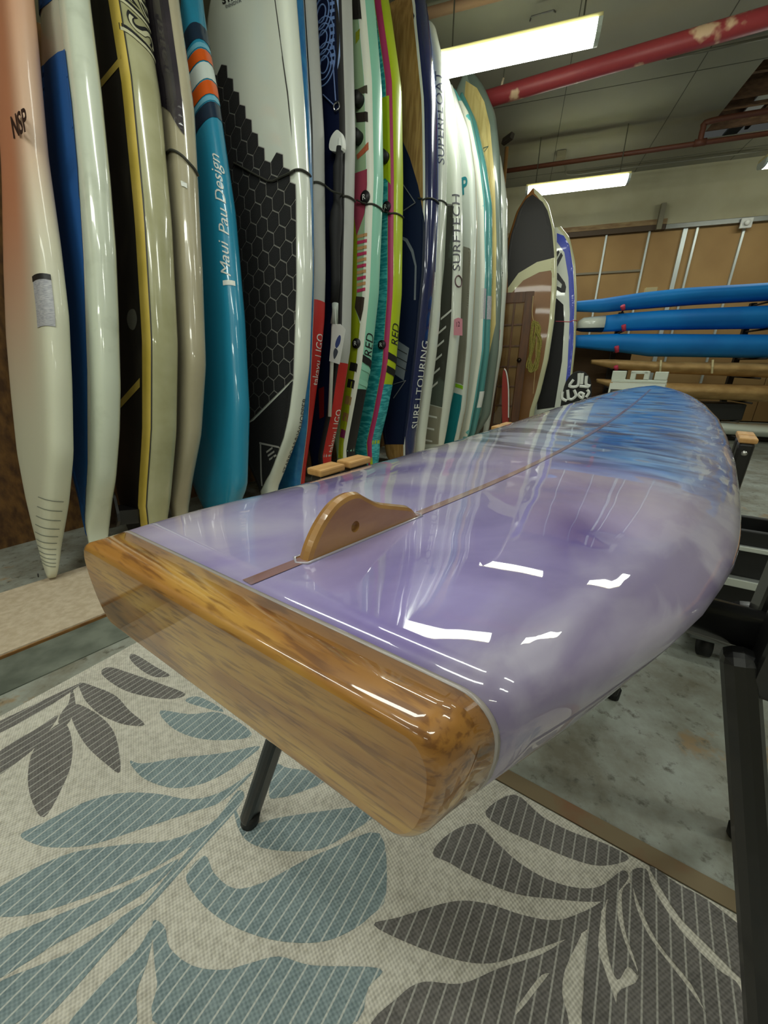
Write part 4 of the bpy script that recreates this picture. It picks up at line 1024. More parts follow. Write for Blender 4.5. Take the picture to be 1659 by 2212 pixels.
for i in range(10): P10('deck_stripe_print', [(771, 508 + i * 13), (793, 503 + i * 13), (793, 510 + i * 13), (771, 515 + i * 13)], (190, 56, 96) if i % 2 else (196, 150, 100))
P10('deck_print', [(769, 640), (789, 642), (779, 695), (766, 664)], (56, 44, 34))
P10('deck_print', [(764, 400), (774, 400), (770, 640), (766, 664), (778, 700), (770, 780), (757, 860), (750, 990), (730, 990), (750, 700)], (150, 164, 14), 0, .001)
for i in range(5): P10('deck_band', [(757 - i * 5, 782 + i * 36), (785 - i * 8, 788 + i * 36), (783 - i * 8, 806 + i * 36), (754 - i * 5, 800 + i * 36)], [(24, 24, 22), (24, 24, 22), (150, 120, 70), (150, 110, 70), (120, 30, 80)][i])
for y, x in ((220, 778), (300, 776)):
    c_ = b10.deck_at(x, y, 0); tube('deck_vent', [c_, c_ + b10.n * .05], .035, M('rubber', (16, 16, 17), .6), b10.root, 20)
def badge(bb, x, y, r, txt='R'):
    c_ = bb.deck_at(x, y, 0); o = tube('badge_disc', [c_, c_ + bb.n * .014], r, black_f, bb.root, 20)
    V_, F_ = text2d(txt)
    mesh('badge_print', [c_ + bb.n * .0155 + bb.wx * (xx - .33) * r * 1.3 + bb.ax * (yy - .34) * r * 1.3 - bb.O for xx, yy in V_], F_, white_f, bb.root)
badge(b10, 790, 427, .036); badge(b10, 771, 742, .034)

# 11 teal and lime board
b11 = Board('inflatable_paddleboard', 'lime inflatable paddleboard with magenta stripe and teal wave deck', [(840, 0), (868, 200), (871, 400), (868, 640), (855, 800), (835, 900), (820, 960)], .15, .38, 3.35, t=2.18, rr=.055, tw=.2, cat='paddleboard', deck=teal_r, rail=lime)
b11.strip('magenta_stripe', .06, 3.3, .52, .98, magenta)
b11.strip('tail_panel', .06, b11.v_at(848, 830), -1, .52, teal_r, .0014)
for i in range(2): b11.slant('tail_chevron', b11.v_at(852, 792 + i * 28), b11.v_at(852, 776 + i * 28), .05, -.95, .52, black_f, .003)
b11.rtext('rail_print', 'RED', b11.v_at(858, 745), -.25, .085, black_f, 1, .2)
b11.patch('deck_panel', [(823, 212), (842, 205), (846, 400), (832, 385), (824, 390)], lime)
c_ = b11.deck_at(833, 342, 0); tube('deck_vent', [c_, c_ + b11.n * .05], .035, M('rubber', (16, 16, 17), .6), b11.root, 20)
badge(b11, 836, 448, .034); badge(b11, 826, 745, .034)

# 12 wood-veneer touring board, navy pad and rail
wood_v = M('bamboo_veneer', (176, 140, 84), .4, coat=.5, col2=(142, 106, 56), nscale=10, stretch=(6, 6, .5))
navy_g = M('navy_gloss', (22, 34, 84), .25, coat=1.0)
b12 = Board('touring_paddleboard', 'touring paddleboard with tan veneer deck, navy pad and navy lettered rail', [(922, 0), (934, 120), (945, 241), (946, 362), (946, 450), (940, 600), (922, 763), (898, 950)], .165, .38, 3.4, t=2.58, rr=.06, tw=.2, cat='paddleboard', deck=wood_v, rail=navy_g)
b12.strip('white_pinline', .06, 3.35, .86, 1.0, white_f)
b12.strip('blue_band', 1.6, 3.35, -.95, -.25, M('blue_textured', (44, 74, 150), .6, col2=(66, 98, 170), nscale=40), .0016)
b12.patch('traction_pad', [(868, 300), (885, 340), (903, 400), (916, 470), (922, 530), (921, 600), (906, 763), (872, 960), (780, 960), (800, 560), (840, 360)], navy, .002)
P12 = M('pad_trim', (128, 134, 142), .6)
b12.patch('pad_trim', [(868, 510), (880, 516), (893, 540), (900, 575), (898, 648), (894, 648), (896, 575), (888, 545), (876, 522), (868, 517)], P12, .003)
b12.patch('pad_sticker', [(858, 735), (884, 752), (872, 822), (852, 808)], P12, .003)
for i in range(3): b12.patch('sticker_line', [(857, 752 + i * 18), (879, 764 + i * 18), (879, 766 + i * 18), (857, 754 + i * 18)], line_d, .004)
for p0, p1 in (((868, 395), (897, 438)), ((872, 455), (897, 438)), ((850, 830), (876, 822)), ((850, 860), (876, 822))):
    o = tube('bungee', [b12.deck_at(*p0, .006) - b12.O, b12.deck_at(*p1, .01) - b12.O], .004, M('bungee_grey', (120, 122, 128), .6), None, 6); o.parent = b12.root
b12.rtext('rail_print', 'SURF | TOURING', b12.v_at(886, 925), -.3, .098, white_f, 1)

# 13 white board
b13 = Board('paddleboard', 'white race paddleboard with blue-grey rail lettering behind the navy rail', [(946, 80), (961, 150), (966, 362), (964, 450), (956, 570), (951, 690), (944, 763), (920, 950)], .13, .36, 3.35, t=2.78, rr=.05, tw=.2, cat='paddleboard', deck=white_g)
b13.rtext('rail_print', 'SUPERFLOAT', b13.v_at(958, 145) - .62, .1, .1, M('print_slate', (70, 76, 96), .5), 1)

# 14 dark deck, white lettered rail
b14 = Board('paddleboard', 'white-railed paddleboard with dark green slashed pad and lettered rail', [(975, 188), (985, 241), (997, 362), (1000, 500), (1000, 570), (995, 715), (985, 812), (963, 950)], .15, .38, 3.2, t=3.18, rr=.055, tw=.2, cat='paddleboard', deck=white_g)
pad14 = M('pad_sage', (84, 94, 84), .7, col2=(64, 66, 58), nscale=2.2, lo=.45, hi=.5)
b14.patch('traction_pad', [(966, 440), (978, 442), (978, 560), (974, 700), (955, 880), (925, 872), (948, 690), (960, 570)], pad14, .003)
b14.patch('tail_pad', [(955, 882), (924, 874), (905, 960), (945, 960)], M('pad_stone', (150, 148, 130), .7), .003)
for i in range(6):
    y = 675 + i * 30; x = 952 - i * 4.5
    b14.patch('pad_slash', [(x, y + 12), (x + 16 + (8 if i == 0 else 0), y - 2 - (6 if i == 0 else 0)), (x + 16 + (8 if i == 0 else 0), y + 3 - (6 if i == 0 else 0)), (x, y + 17)], white_f, .005)
for i in range(3): b14.patch('pad_slash', [(925 - i * 6, 896 + i * 26), (944 - i * 6, 900 + i * 26), (944 - i * 6, 904 + i * 26), (925 - i * 6, 900 + i * 26)], white_f, .005)
b14.rtext('rail_print', 'SURFTECH', b14.v_at(990, 588), .1, .125, M('print_slate2', (84, 84, 92), .5), 1)
v = b14.v_at(990, 610); ring_pts = [b14.rail(v + .045 * math.sin(a), .25 + .38 * math.cos(a), .003) - b14.O for a in np.linspace(0, 6.28, 25)[:-1]]
o = tube('rail_logo', ring_pts, .006, M('print_plum', (96, 70, 76), .5), None, 5, True); o.parent = b14.root

# 15 white with teal tail
b15 = Board('paddleboard', 'white paddleboard with grey pad, teal tail and a single teal letter', [(980, 193), (1014, 289), (1028, 386), (1031, 500), (1028, 595), (1019, 763), (1007, 884), (995, 940)], .11, .37, 3.3, t=3.47, rr=.04, tw=.2, cat='paddleboard', deck=M('soft_white', (204, 212, 202), .35, coat=.6), nose=1)
ptext(b15, 'letter_print', 'P', (999, 420), (1011, 416), (997, 384), M('print_teal', (28, 128, 138), .5))
b15.patch('traction_pad', [(1001, 532), (1014, 536), (1022, 550), (1024, 575), (1021, 660), (1008, 832), (984, 826), (995, 700)], M('pad_grey', (134, 132, 116), .7), .003)
b15.patch('tail_band', [(984, 828), (1009, 836), (1008, 843), (983, 836)], M('band_green', (130, 186, 20), .5), .003)
b15.patch('tail_panel', [(980, 848), (1005, 856), (992, 960), (955, 960)], M('panel_teal', (8, 122, 130), .5), .003)
b15.strip('wood_rail', .1, 3.1, -.75, -.15, M('rail_bamboo', (206, 180, 132), .5))

# 16, 17 turquoise rails
turq = M('turquoise', (96, 186, 188), .25, coat=.9)
turq2 = M('turquoise_deep', (82, 150, 148), .25, coat=.9)
b16 = Board('paddleboard', 'white and turquoise railed board behind the lettered white one', [(985, 200), (1018, 255), (1040, 362), (1050, 450), (1052, 600), (1045, 763), (1030, 860), (1015, 940)], .1, .37, 3.4, t=3.74, rr=.04, tw=.2, cat='paddleboard', deck=white_g, rail=turq, nose=1)
b16.strip('white_stripe', .1, 3.2, .25, 1.0, M('stripe_ivory', (0, 0, 0)))
b16.strip('price_sticker', b16.v_at(1040, 690), b16.v_at(1040, 625), -.2, .8, M('sticker_grey', (0, 0, 0)), .002, 6, 4)
b17 = Board('paddleboard', 'deep turquoise board beside the pale yellow wooden-deck board', [(1000, 210), (1030, 265), (1052, 362), (1064, 450), (1064, 600), (1058, 763), (1045, 860), (1030, 930)], .09, .36, 3.4, t=3.93, rr=.04, tw=.2, cat='paddleboard', deck=turq2, nose=1)
b17.strip('price_sticker', b17.v_at(1060, 690), b17.v_at(1060, 640), -.3, .8, M('sticker_grey', (0, 0, 0)), .002, 6, 4)
b17.strip('tail_patch', b17.v_at(1048, 880), b17.v_at(1050, 845), -.6, .9, white_f, .002, 6, 4)
# 18 pale wood nose
b18 = Board('longboard', 'tall seafoam longboard with pale yellow wooden deck panel', [(1003, 157), (1020, 161), (1036, 178), (1050, 200), (1072, 253), (1081, 338), (1086, 500), (1086, 620), (1078, 763), (1060, 900)], .1, .43, 3.5, t=4.08, lean=0, rr=.09, tw=.2, deck=M('seafoam', (142, 160, 146), .3, coat=.8), rail=M('seafoam_rail', (104, 118, 108), .3, coat=.8), nose=1)
b18.patch('wood_panel', [(1005, 173), (1030, 190), (1046, 220), (1058, 270), (1068, 380), (1072, 520), (1070, 700), (1030, 900), (960, 900), (990, 500)], M('pale_pine', (222, 204, 138), .4, coat=.6, col2=(206, 184, 116), nscale=8, stretch=(5, 5, .6)), .002)
for p0, p1 in (((1044, 320), (1055, 316)), ((1055, 316), (1046, 328))):
    o = tube('deck_mark', [b18.deck_at(*p0, .003) - b18.O, b18.deck_at(*p1, .003) - b18.O], .004, M('mark_green', (90, 110, 96), .5), None, 5); o.parent = b18.root
# 19 white railed board, black pad
b19 = Board('paddleboard', 'white-railed paddleboard with black deck and pink price note at the row end', [(1084, 350), (1092, 400), (1097, 450), (1097, 600), (1085, 763), (1065, 880), (1050, 940)], .13, .36, 3.05, t=4.34, rr=.05, tw=.2, cat='paddleboard', deck=M('deck_stone', (120, 112, 92), .5), rail=white_g)
b19.patch('traction_pad', [(1076, 330), (1086, 450), (1086, 600), (1076, 710), (1060, 705), (1066, 450)], black_p, .003)
b19.dtext('deck_print', 'Naish', 1079, 650, .13, 84, M('print_grey', (0, 0, 0)))
# pink notes
pink = M('pink_note', (224, 150, 166), .7)
def note(bb, name, pxs, lab, txt, tx, ty):
    t_ = empty(name, (0, 0, 0), lab, 'tag', 'pink price notes')
    P_ = [bb.deck_at(x, y, .012) for x, y in pxs]; prism('paper', P_, bb.n * .001, pink, t_)
    V_, F_ = text2d(txt); p0 = bb.deck_at(tx, ty, .0145)
    keep(mesh('handwriting', [p0 + bb.wx * x * .045 + bb.ax * y * .06 for x, y in V_], F_, M('ink', (90, 40, 60), .6), None), t_)
note(b14, 'price_note', [(981, 690), (990, 686), (999, 689), (999, 725), (980, 724)], 'pink price note on the lettered white rail', '12', 986, 706)
note(b19, 'price_note', [(1066, 710), (1081, 712), (1079, 735), (1075, 741), (1070, 730)], 'crumpled pink note on the white rail near the wooden door', '1', 1073, 730)

# ------------------------------------------------------------------ boards facing the aisle at the row's end
faz = math.radians(22); FD = np.array([math.sin(faz), math.cos(faz), 0]); FW = np.array([math.cos(faz), -math.sin(faz), 0])
def facing(name, label, px, yd, trace, T, hw, L, **k):
    r = (px - 829.5) / 890.2
    return Board(name, label, trace, T, hw, L, lean=4, phi=4.5, P=np.array([r * yd, yd, 0]), w=FW, d=FD, floor=.003, **k)
b21 = facing('longboard', 'brown longboard with black nose and cream band facing the aisle', 1195, 5.3, [(1150, 415), (1170, 428), (1185, 450), (1198, 500), (1203, 560), (1203, 620), (1197, 700), (1185, 780), (1168, 850), (1155, 890)], .1, .33, 2.75, rr=.06, tw=.14, deck=M('caramel_resin', (138, 92, 40), .4, coat=.3, col2=(120, 76, 32), nscale=1.5), rail=M('cream_edge', (206, 206, 168), .3, coat=.8), nose=1, group='boards standing at the end of the row')
b21.patch('nose_panel', [(1150, 418), (1172, 436), (1186, 462), (1196, 510), (1200, 556), (1160, 566), (1120, 590), (1097, 622), (1096, 540), (1104, 480), (1122, 440)], M('nose_black', (34, 31, 28), .6), .002)
b21.patch('cream_band', [(1200, 556), (1160, 566), (1120, 590), (1097, 622), (1097, 642), (1130, 606), (1165, 588), (1190, 584), (1194, 598), (1200, 600)], M('band_cream', (196, 194, 150), .35, coat=.6), .0025)
b22 = facing('paddleboard', 'white and royal blue paddleboard with black letters behind the brown longboard', 1228, 5.49, [(1212, 495), (1230, 518), (1242, 570), (1246, 640), (1243, 750), (1232, 850), (1222, 890)], .12, .33, 2.45, rr=.05, tw=.14, deck=white_g, rail=M('cream_edge', (0, 0, 0)), nose=1, cat='paddleboard', group='boards standing at the end of the row')
royal = M('royal_blue', (54, 72, 190), .4, coat=.4)
b22.patch('blue_edge', [(1203, 502), (1218, 508), (1230, 530), (1238, 580), (1241, 650), (1238, 750), (1226, 860), (1216, 880), (1226, 790), (1231, 680), (1228, 600), (1219, 545), (1203, 522)], royal, .002)
b22.patch('traction_pad', [(1203, 645), (1217, 658), (1219, 700), (1214, 780), (1198, 880), (1160, 885), (1170, 640)], black_p, .003)
b22.patch('letter_stroke', [(1200, 548), (1206, 540), (1209, 545), (1201, 560)], black_f, .003)
b22.patch('letter_stroke', [(1199, 570), (1212, 545), (1216, 552), (1202, 580)], black_f, .003)
b22.patch('letter_stroke', [(1199, 588), (1206, 590), (1220, 610), (1223, 620), (1221, 632), (1212, 632), (1203, 626), (1203, 618), (1212, 622), (1214, 614), (1200, 600)], black_f, .003)
tag(tube('pink_cord', [b22.rail(b22.v_at(1240, 694), q_, .0058) for q_ in np.linspace(-.4, .98, 10)] + [b22.deck_at(1232, 695, .0058), b22.deck_at(1200, 694, .0058)], .004, M('cord_pink', (214, 90, 104), .6), None, 6), 'thin pink cord tied across the white and blue board', 'cord')

# ------------------------------------------------------------------ wooden door in front of the brown longboard
DP = np.array([.344 * 5.07, 5.07, 0]); DPn = -FD
dw = M('door_wood', (92, 54, 24), .45, coat=.3, col2=(70, 40, 18), nscale=8, stretch=(4, 4, .5))
def dpt(px, py): return at_plane(px, py, DP, DPn)
tr = dpt(1155, 629); zt = tr[2]; xr = (tr - DP) @ FW
door = empty('pane_door', (0, 0, 0), 'dark wooden door with small glass panes leaning before the brown longboard', 'door')
def dbox(nm, x0, x1, z0, z1, m, dep=.035, o=0.0): return box(nm, DP + FW * (x0 + x1) / 2 + DPn * o + np.array([0, 0, (z0 + z1) / 2]), (x1 - x0, dep, z1 - z0), m, door, FW, bevel=.002)
DWd = .41; sw = .095
dbox('stile', xr - sw, xr, 0.0, zt, dw); dbox('stile', xr - DWd, xr - DWd + sw, 0.0, zt, dw)
dbox('rail', xr - DWd + sw, xr - sw, zt - .11, zt, dw); dbox('rail', xr - DWd + sw, xr - sw, 0.0, .2, dw)
gl = M('door_glass', (120, 92, 54), .12, coat=1.0, col2=(92, 66, 36), nscale=3)
xs_ = [xr - DWd + sw, xr - DWd / 2, xr - sw]; zs_ = np.linspace(.2, zt - .11, 7)
for i in range(2):
    for j_ in range(6): dbox('pane', xs_[i] + .006, xs_[i + 1] - .006, zs_[j_] + .006, zs_[j_ + 1] - .006, gl, .006)
dbox('muntin', xs_[1] - .011, xs_[1] + .011, .2, zt - .11, dw, .024)
for j_ in range(1, 6):
    dbox('muntin', xs_[0], xs_[1] - .011, zs_[j_] - .01, zs_[j_] + .01, dw, .024); dbox('muntin', xs_[1] + .011, xs_[2], zs_[j_] - .01, zs_[j_] + .01, dw, .024)
hq_ = dpt(1122, 778); tube('door_knob', [hq_ + DPn * .01, hq_ + DPn * .03, hq_ + DPn * .06], [.012, .012, .028], M('knob_dark', (40, 26, 14), .3, .4), door, 12)
# coil of rope on the door's edge
cr_ = empty('rope_coil', (0, 0, 0), 'hanging coil of yellow-green rope on the door edge', 'rope')
rp = M('rope_yellow', (150, 140, 62), .8, col2=(112, 104, 44), nscale=80)
pz = [dpt(1156, 695), dpt(1150, 745), dpt(1143, 790), dpt(1156, 790), dpt(1164, 745), dpt(1162, 712)]
for k_ in range(7):
    jit = [(p + DPn * (.03 + .009 * (k_ % 3)) + FW * random.uniform(-.03, .03) + np.array([0, 0, random.uniform(-.05, .03)])) for p in pz]
    tube('rope_loop', smoothpath(jit, 5, True), .009, rp, cr_, 6, True)
tube('rope_tail', smoothpath([dpt(1161, 700) + DPn * .04, dpt(1158, 770) + DPn * .045, dpt(1152, 850) + DPn * .04], 6), .004, M('rope_pale', (176, 150, 104), .8), cr_, 6)
tube('hang_loop', smoothpath([dpt(1152, 640) + DPn * .03, dpt(1150, 680) + DPn * .035, dpt(1156, 705) + DPn * .04], 5), .005, M('rope_pale', (0, 0, 0)), cr_, 6)
# red board at the foot of the door
rb = smoothpath([dpt(x, y) + DPn * .05 for x, y in ((1090, 960), (1086, 880), (1087, 815), (1091, 795), (1096, 805), (1100, 840), (1100, 900), (1098, 960))], 4, True)
rbo = empty('bodyboard', (0, 0, 0), 'small red board with white edge leaning on the pane door', 'bodyboard')
prism('core', rb, DPn * .05, M('faded_red', (150, 44, 34), .5), rbo)
tube('white_edge', smoothpath([dpt(x, y) + DPn * .102 for x, y in ((1091, 796), (1096, 806), (1100, 840), (1100, 900))], 4), .008, white_f, rbo, 6)

# ------------------------------------------------------------------ rack with covered hulls
rk0 = np.array([2.4, 5.72, 0]); RKn = E2
def rkp(px, py, off=0.0): return at_plane(px, py, rk0 - E2 * off, RKn)
cover_b = M('blue_cover', (6, 132, 214), .65, col2=(4, 116, 198), nscale=2.5, bump=.25, bscale=9)
def hull_lie(name, label, cat, grp, top, bot, mat, depth=.5, xs=None, split=None, back=.0):
    """long covered hull lying on the rack: top/bottom edge polylines in photo pixels at the rack plane"""
    T_ = [rkp(*p) for p in top]; B_ = [rkp(*p) for p in bot]
    ta = np.array([(p - rk0) @ E1 for p in T_]); tz = np.array([p[2] for p in T_]); ba = np.array([(p - rk0) @ E1 for p in B_]); bz = np.array([p[2] for p in B_])
    a0 = min(ta[0], ba[0]); a1 = min(ta[-1], ba[-1]) + 1.0; N = 44; rings = []
    for i in range(N):
        f = i / (N - 1); a = a0 + (a1 - a0) * f
        z1 = np.interp(a, ta, tz); z0 = np.interp(a, ba, bz); dp = depth * (0.25 + .75 * min(1, (f / .35)) ** .8)
        r_ = []
        for k in range(20):
            an = 2 * math.pi * k / 20; c, s_ = math.cos(an), math.sin(an)
            yy = dp / 2 * math.copysign(abs(c) ** .7, c); zz = (z1 + z0) / 2 + (z1 - z0) / 2 * math.copysign(abs(s_) ** .75, s_) * (1)
            if s_ < -.2: yy *= .82
            r_.append(rk0 + E1 * a + E2 * (yy + back) + np.array([0, 0, zz]))
        rings.append(r_)
    t_ = empty(name, rings[0][0], label, cat, grp)
    V_, F_ = loft(rings); o_ = keep(mesh('cover', V_, F_, mat, None, True), t_)
    return t_, rings
t1, r1 = hull_lie('covered_hull', 'topmost blue-covered hull on the rack', 'covered boat', 'blue covered hulls on the rack', [(1236, 652), (1300, 646), (1380, 634), (1480, 624), (1659, 613)], [(1236, 673), (1300, 675), (1360, 669.5), (1500, 658), (1659, 649)], cover_b)
t2, r2 = hull_lie('covered_hull', 'middle blue-covered hull with white tip showing on the rack', 'covered boat', 'blue covered hulls on the rack', [(1304, 682), (1345, 677), (1430, 671), (1659, 661)], [(1304, 717), (1345, 715), (1430, 713), (1659, 710)], cover_b)
t3, r3 = hull_lie('covered_hull', 'lowest blue-covered hull on the rack above the paper-wrapped boards', 'covered boat', 'blue covered hulls on the rack', [(1236, 724), (1330, 721), (1659, 723)], [(1236, 750), (1300, 757), (1345, 762), (1400, 770), (1659, 774)], cover_b)
# bare tip of the middle hull
T_ = [(1246, 694), (1258, 686), (1302, 681)]; B_ = [(1246, 714), (1258, 717), (1304, 718)]
tp_rings = []
for (x0, y0), (x1, y1), dp in zip(T_, B_, (.08, .2, .28)):
    A_, Bq = rkp(x0, y0), rkp(x1, y1); r_ = []
    for k in range(16):
        an = 2 * math.pi * k / 16; c, s_ = math.cos(an), math.sin(an)
        r_.append((A_ + Bq) / 2 + E2 * dp / 2 * c + np.array([0, 0, (A_[2] - Bq[2]) / 2 * math.copysign(abs(s_) ** .7, s_)]))
    tp_rings.append(r_)
V_, F_ = loft(tp_rings); tip = keep(mesh('hull_tip', V_, F_, [white_g, M('tip_navy', (10, 28, 48), .4)], None, True), t2)
for p_ in tip.data.polygons:
    if p_.center.z < (rkp(1270, 707))[2]: p_.material_index = 1
tip['label'] = 'bare white hull tip sticking out of the cover'
paper = M('kraft_wrap', (196, 160, 104), .6, col2=(168, 132, 80), nscale=6, stretch=(1, 1, 2), bump=.5, bscale=14)
t4, r4 = hull_lie('wrapped_board', 'upper brown paper-wrapped board on the rack', 'wrapped board', 'paper wrapped boards on the rack', [(1278, 777), (1320, 776), (1420, 781), (1659, 784)], [(1278, 786), (1320, 796), (1420, 806), (1659, 816)], paper, .5)
t5, r5 = hull_lie('wrapped_board', 'lower brown paper-wrapped board on the rack behind the sign', 'wrapped board', 'paper wrapped boards on the rack', [(1290, 818), (1330, 820), (1440, 826), (1659, 832)], [(1290, 826), (1330, 842), (1440, 858), (1659, 868)], paper, .5)
for tt_, xx, y0, y1 in ((t4, 1428, 779, 802), (t4, 1540, 778, 806)):
    tube('tape_band', [rkp(xx, y0 - 1, .255), rkp(xx - 1, (y0 + y1) / 2, .262), rkp(xx - 2, y1, .23)], .012, M('tape_pale', (222, 208, 160), .5), tt_, 6)
t6, r6 = hull_lie('white_hull', 'long white hull lying on the lowest rack level', 'boat', None, [(1500, 906), (1545, 911), (1659, 918)], [(1500, 925), (1545, 936), (1659, 944)], white_g, .4)
# black crate between the levels
tag(box('black_case', R(-.15, -1.98, .37), (2.6, .38, .2), M('case_black', (30, 30, 28), .6), None, E1, bevel=.015), 'long black case on the rack between the wrapped boards and the white hull', 'case')
# rack frame
rackt = empty('cantilever_rack', (0, 0, 0), 'dark steel cantilever rack with pink-capped arms holding covered hulls', 'rack')
rdark = M('rack_dark', (46, 40, 34), .6)
padp = M('pink_pad', (206, 64, 92), .6)
def sect(rings, a):
    """underside height and front edge of a hull at position a along the rack"""
    aa = [(r[0] - rk0) @ E1 for r in rings]
    return float(np.interp(a, aa, [min(p[2] for p in r) for r in rings])), float(np.interp(a, aa, [min((p - rk0) @ E2 for p in r) for r in rings]))
AR = .011
def rack_arm(post_a, end_a, z, front):
    e_ = rk0 + E1 * end_a + E2 * (front - .03) + np.array([0, 0, z])
    tube('arm', [rk0 + E1 * post_a + E2 * .42 + np.array([0, 0, z]), e_], AR, rdark, rackt, 8); return e_
tips = {0: (1345, 660), 1: (1347, 702), 2: (1332, 748), 3: (1330, 791)}
for px in (1352, 1652):
    pa = (rkp(px, 700) - rk0) @ E1; ztop = 0.0
    for i_, rg_ in enumerate((r1, r2, r3, r4, r5, r6)):
        ea = pa
        if px < 1500 and i_ == 5: continue                      # the white hull starts farther along
        if px < 1500 and i_ in tips:
            _, fr_ = sect(rg_, pa); tq = rkp(*tips[i_], -(fr_ - .03)); ea = (tq - rk0) @ E1 + .02
        zb_, fr_ = sect(rg_, ea); z_ = zb_ - AR + .003; e_ = rack_arm(pa, ea, z_, fr_); ztop = max(ztop, z_)
        if px < 1500 and i_ in tips:                             # upturned padded end in front of the hull
            tq = rkp(*tips[i_], -(fr_ - .055)); tq[2] = max(tq[2], z_ + .04)
            tube('padded_tip', [tq, tq + (e_ - tq) * .06, e_], [.024, .027, .024], padp, rackt, 12)
    rack_arm(pa, pa, .27 - AR + .002, -.09)                      # under the black case
    box('post', rk0 + E1 * pa + E2 * .42 + np.array([0, 0, (ztop + .03) / 2]), (.06, .06, ztop + .03), rdark, rackt, E1)
box('rack_base', rk0 + E1 * 1.9 + E2 * .3 + np.array([0, 0, .04]), (4.2, .5, .06), rdark, rackt, E1)
sc_ = at_plane(1404, 633, rk0 + E2 * 0.3, E2)
tag(box('wood_block', sc_, (.13, .08, .12), M('block_pine', (208, 184, 128), .6), None, E1, bevel=.004), 'small pale wooden block on top of the highest covered hull', 'block')
# lower shelf clutter on the rack: steel upright and brown back boards
box('brown_back', rk0 + E1 * .2 + E2 * .5 + np.array([0, 0, .62]), (1.6, .03, 1.1), M('brown_board', (92, 66, 36), .7), rackt, E1)

# ------------------------------------------------------------------ folding sign, printed bag
SG = np.array([1.96, 3.05, 0]); SGn = np.array([.5, .866, 0]); SGx = np.array([.866, -.5, 0])
r_ = ray(1382, 830); SG = CAM + r_ * (3.3 / r_[1]); SG[2] = 0
saz = math.atan2(SG[0], SG[1]) + .1; SGn = np.array([math.sin(saz), math.cos(saz), 0]); SGx = np.array([math.cos(saz), -math.sin(saz), 0])
def sgp(x, y): return at_plane(x, y, SG, SGn)
sign = empty('folding_sign', (0, 0, 0), 'white plastic folding sidewalk sign with carry handle beyond the board nose', 'sign')
wp_ = M('sign_white', (214, 220, 208), .4)
zl = sgp(1382, 822)[2]; xl, xr_ = (sgp(1322, 822) - SG) @ SGx, (sgp(1441, 822) - SG) @ SGx
outl = [(1326, 800), (1350, 800), (1350, 820), (1364, 820), (1366, 801), (1398, 801), (1402, 820), (1417, 820), (1418, 803), (1441, 803), (1438, 828), (1434, 838), (1320, 838), (1323, 826)]
P_ = [sgp(*p) for p in outl]; hole_px = [(1372, 809), (1393, 809), (1394, 818), (1371, 818)]
# head with the handle as a ring of strips
def sgbox(nm, x0, y0, x1, y1, m, dep=.05, off=0.0):
    A_, B_ = sgp(x0, y0), sgp(x1, y1); c_ = (A_ + B_) / 2 - SGn * off
    return box(nm, c_, (abs((B_ - A_) @ SGx), dep, abs(A_[2] - B_[2])), m, sign, SGx, bevel=.004)
sgbox('head', 1322, 819, 1440, 828, wp_); sgbox('shoulder', 1325, 801, 1350, 821, wp_); sgbox('shoulder', 1417, 803, 1441, 821, wp_)
sgbox('handle_side', 1365, 802, 1372, 820, wp_); sgbox('handle_side', 1394, 802, 1401, 820, wp_); sgbox('handle_top', 1365, 801, 1401, 808, wp_)
zt_ = sgp(1382, 827)[2]
for sg_ in (-1, 1):
    bx_ = box('panel', SG - SGn * sg_ * .12 + SGx * (xl + xr_) / 2 + np.array([0, 0, zt_ / 2 + .0]), (xr_ - xl, .02, zt_), wp_, sign, SGx, z=np.array([0, 0, 1]) + SGn * sg_ * .16)
    box('face', SG - SGn * (.135 * sg_ ) + SGx * (xl + xr_) / 2 + np.array([0, 0, zt_ / 2 - .02]), ((xr_ - xl) * .92, .008, zt_ * .93), M('sign_face', (52, 54, 50), .5), sign, SGx, z=np.array([0, 0, 1]) + SGn * sg_ * .16)
BG = CAM + ray(1240, 845) * (4.35 / ray(1240, 845)[1]); BG[2] = 0
baz = math.atan2(BG[0], BG[1]); BGn = np.array([math.sin(baz), math.cos(baz), 0]); BGx = np.array([math.cos(baz), -math.sin(baz), 0])
def bgp(x, y): return at_plane(x, y, BG, BGn)
bag = empty('board_bag', (0, 0, 0), 'upright black bag with mirrored white lettering beside the blue and white board', 'bag')
c_ = [bgp(x, y) for x, y in ((1214, 855), (1222, 825), (1240, 805), (1262, 804), (1276, 820), (1278, 850))]
base_ = [np.array([c_[-1][0], c_[-1][1], 0.003]), np.array([c_[0][0], c_[0][1], 0.003])]
prism('bag_body', smoothpath(c_, 3) + base_, BGn * .22, M('bag_black', (24, 24, 24), .7), bag)
def bstroke(pts, r=.016): tube('lettering', smoothpath([bgp(*p) - BGn * .004 for p in pts], 4), r, white_f, bag, 6)
bstroke([(1251, 806), (1248, 833), (1230, 834), (1239, 820)]); bstroke([(1258, 806), (1256, 830)]); bstroke([(1267, 812), (1266, 830), (1275, 834)]); bstroke([(1252, 834), (1272, 836)])
bstroke([(1215, 846), (1214, 860), (1224, 866)]); bstroke([(1226, 842), (1228, 864)]); bstroke([(1240, 842), (1244, 854), (1236, 862), (1230, 862)])
bstroke([(1262, 852), (1254, 848), (1250, 854), (1258, 860), (1260, 852)]); bstroke([(1268, 842), (1272, 848), (1266, 858)])

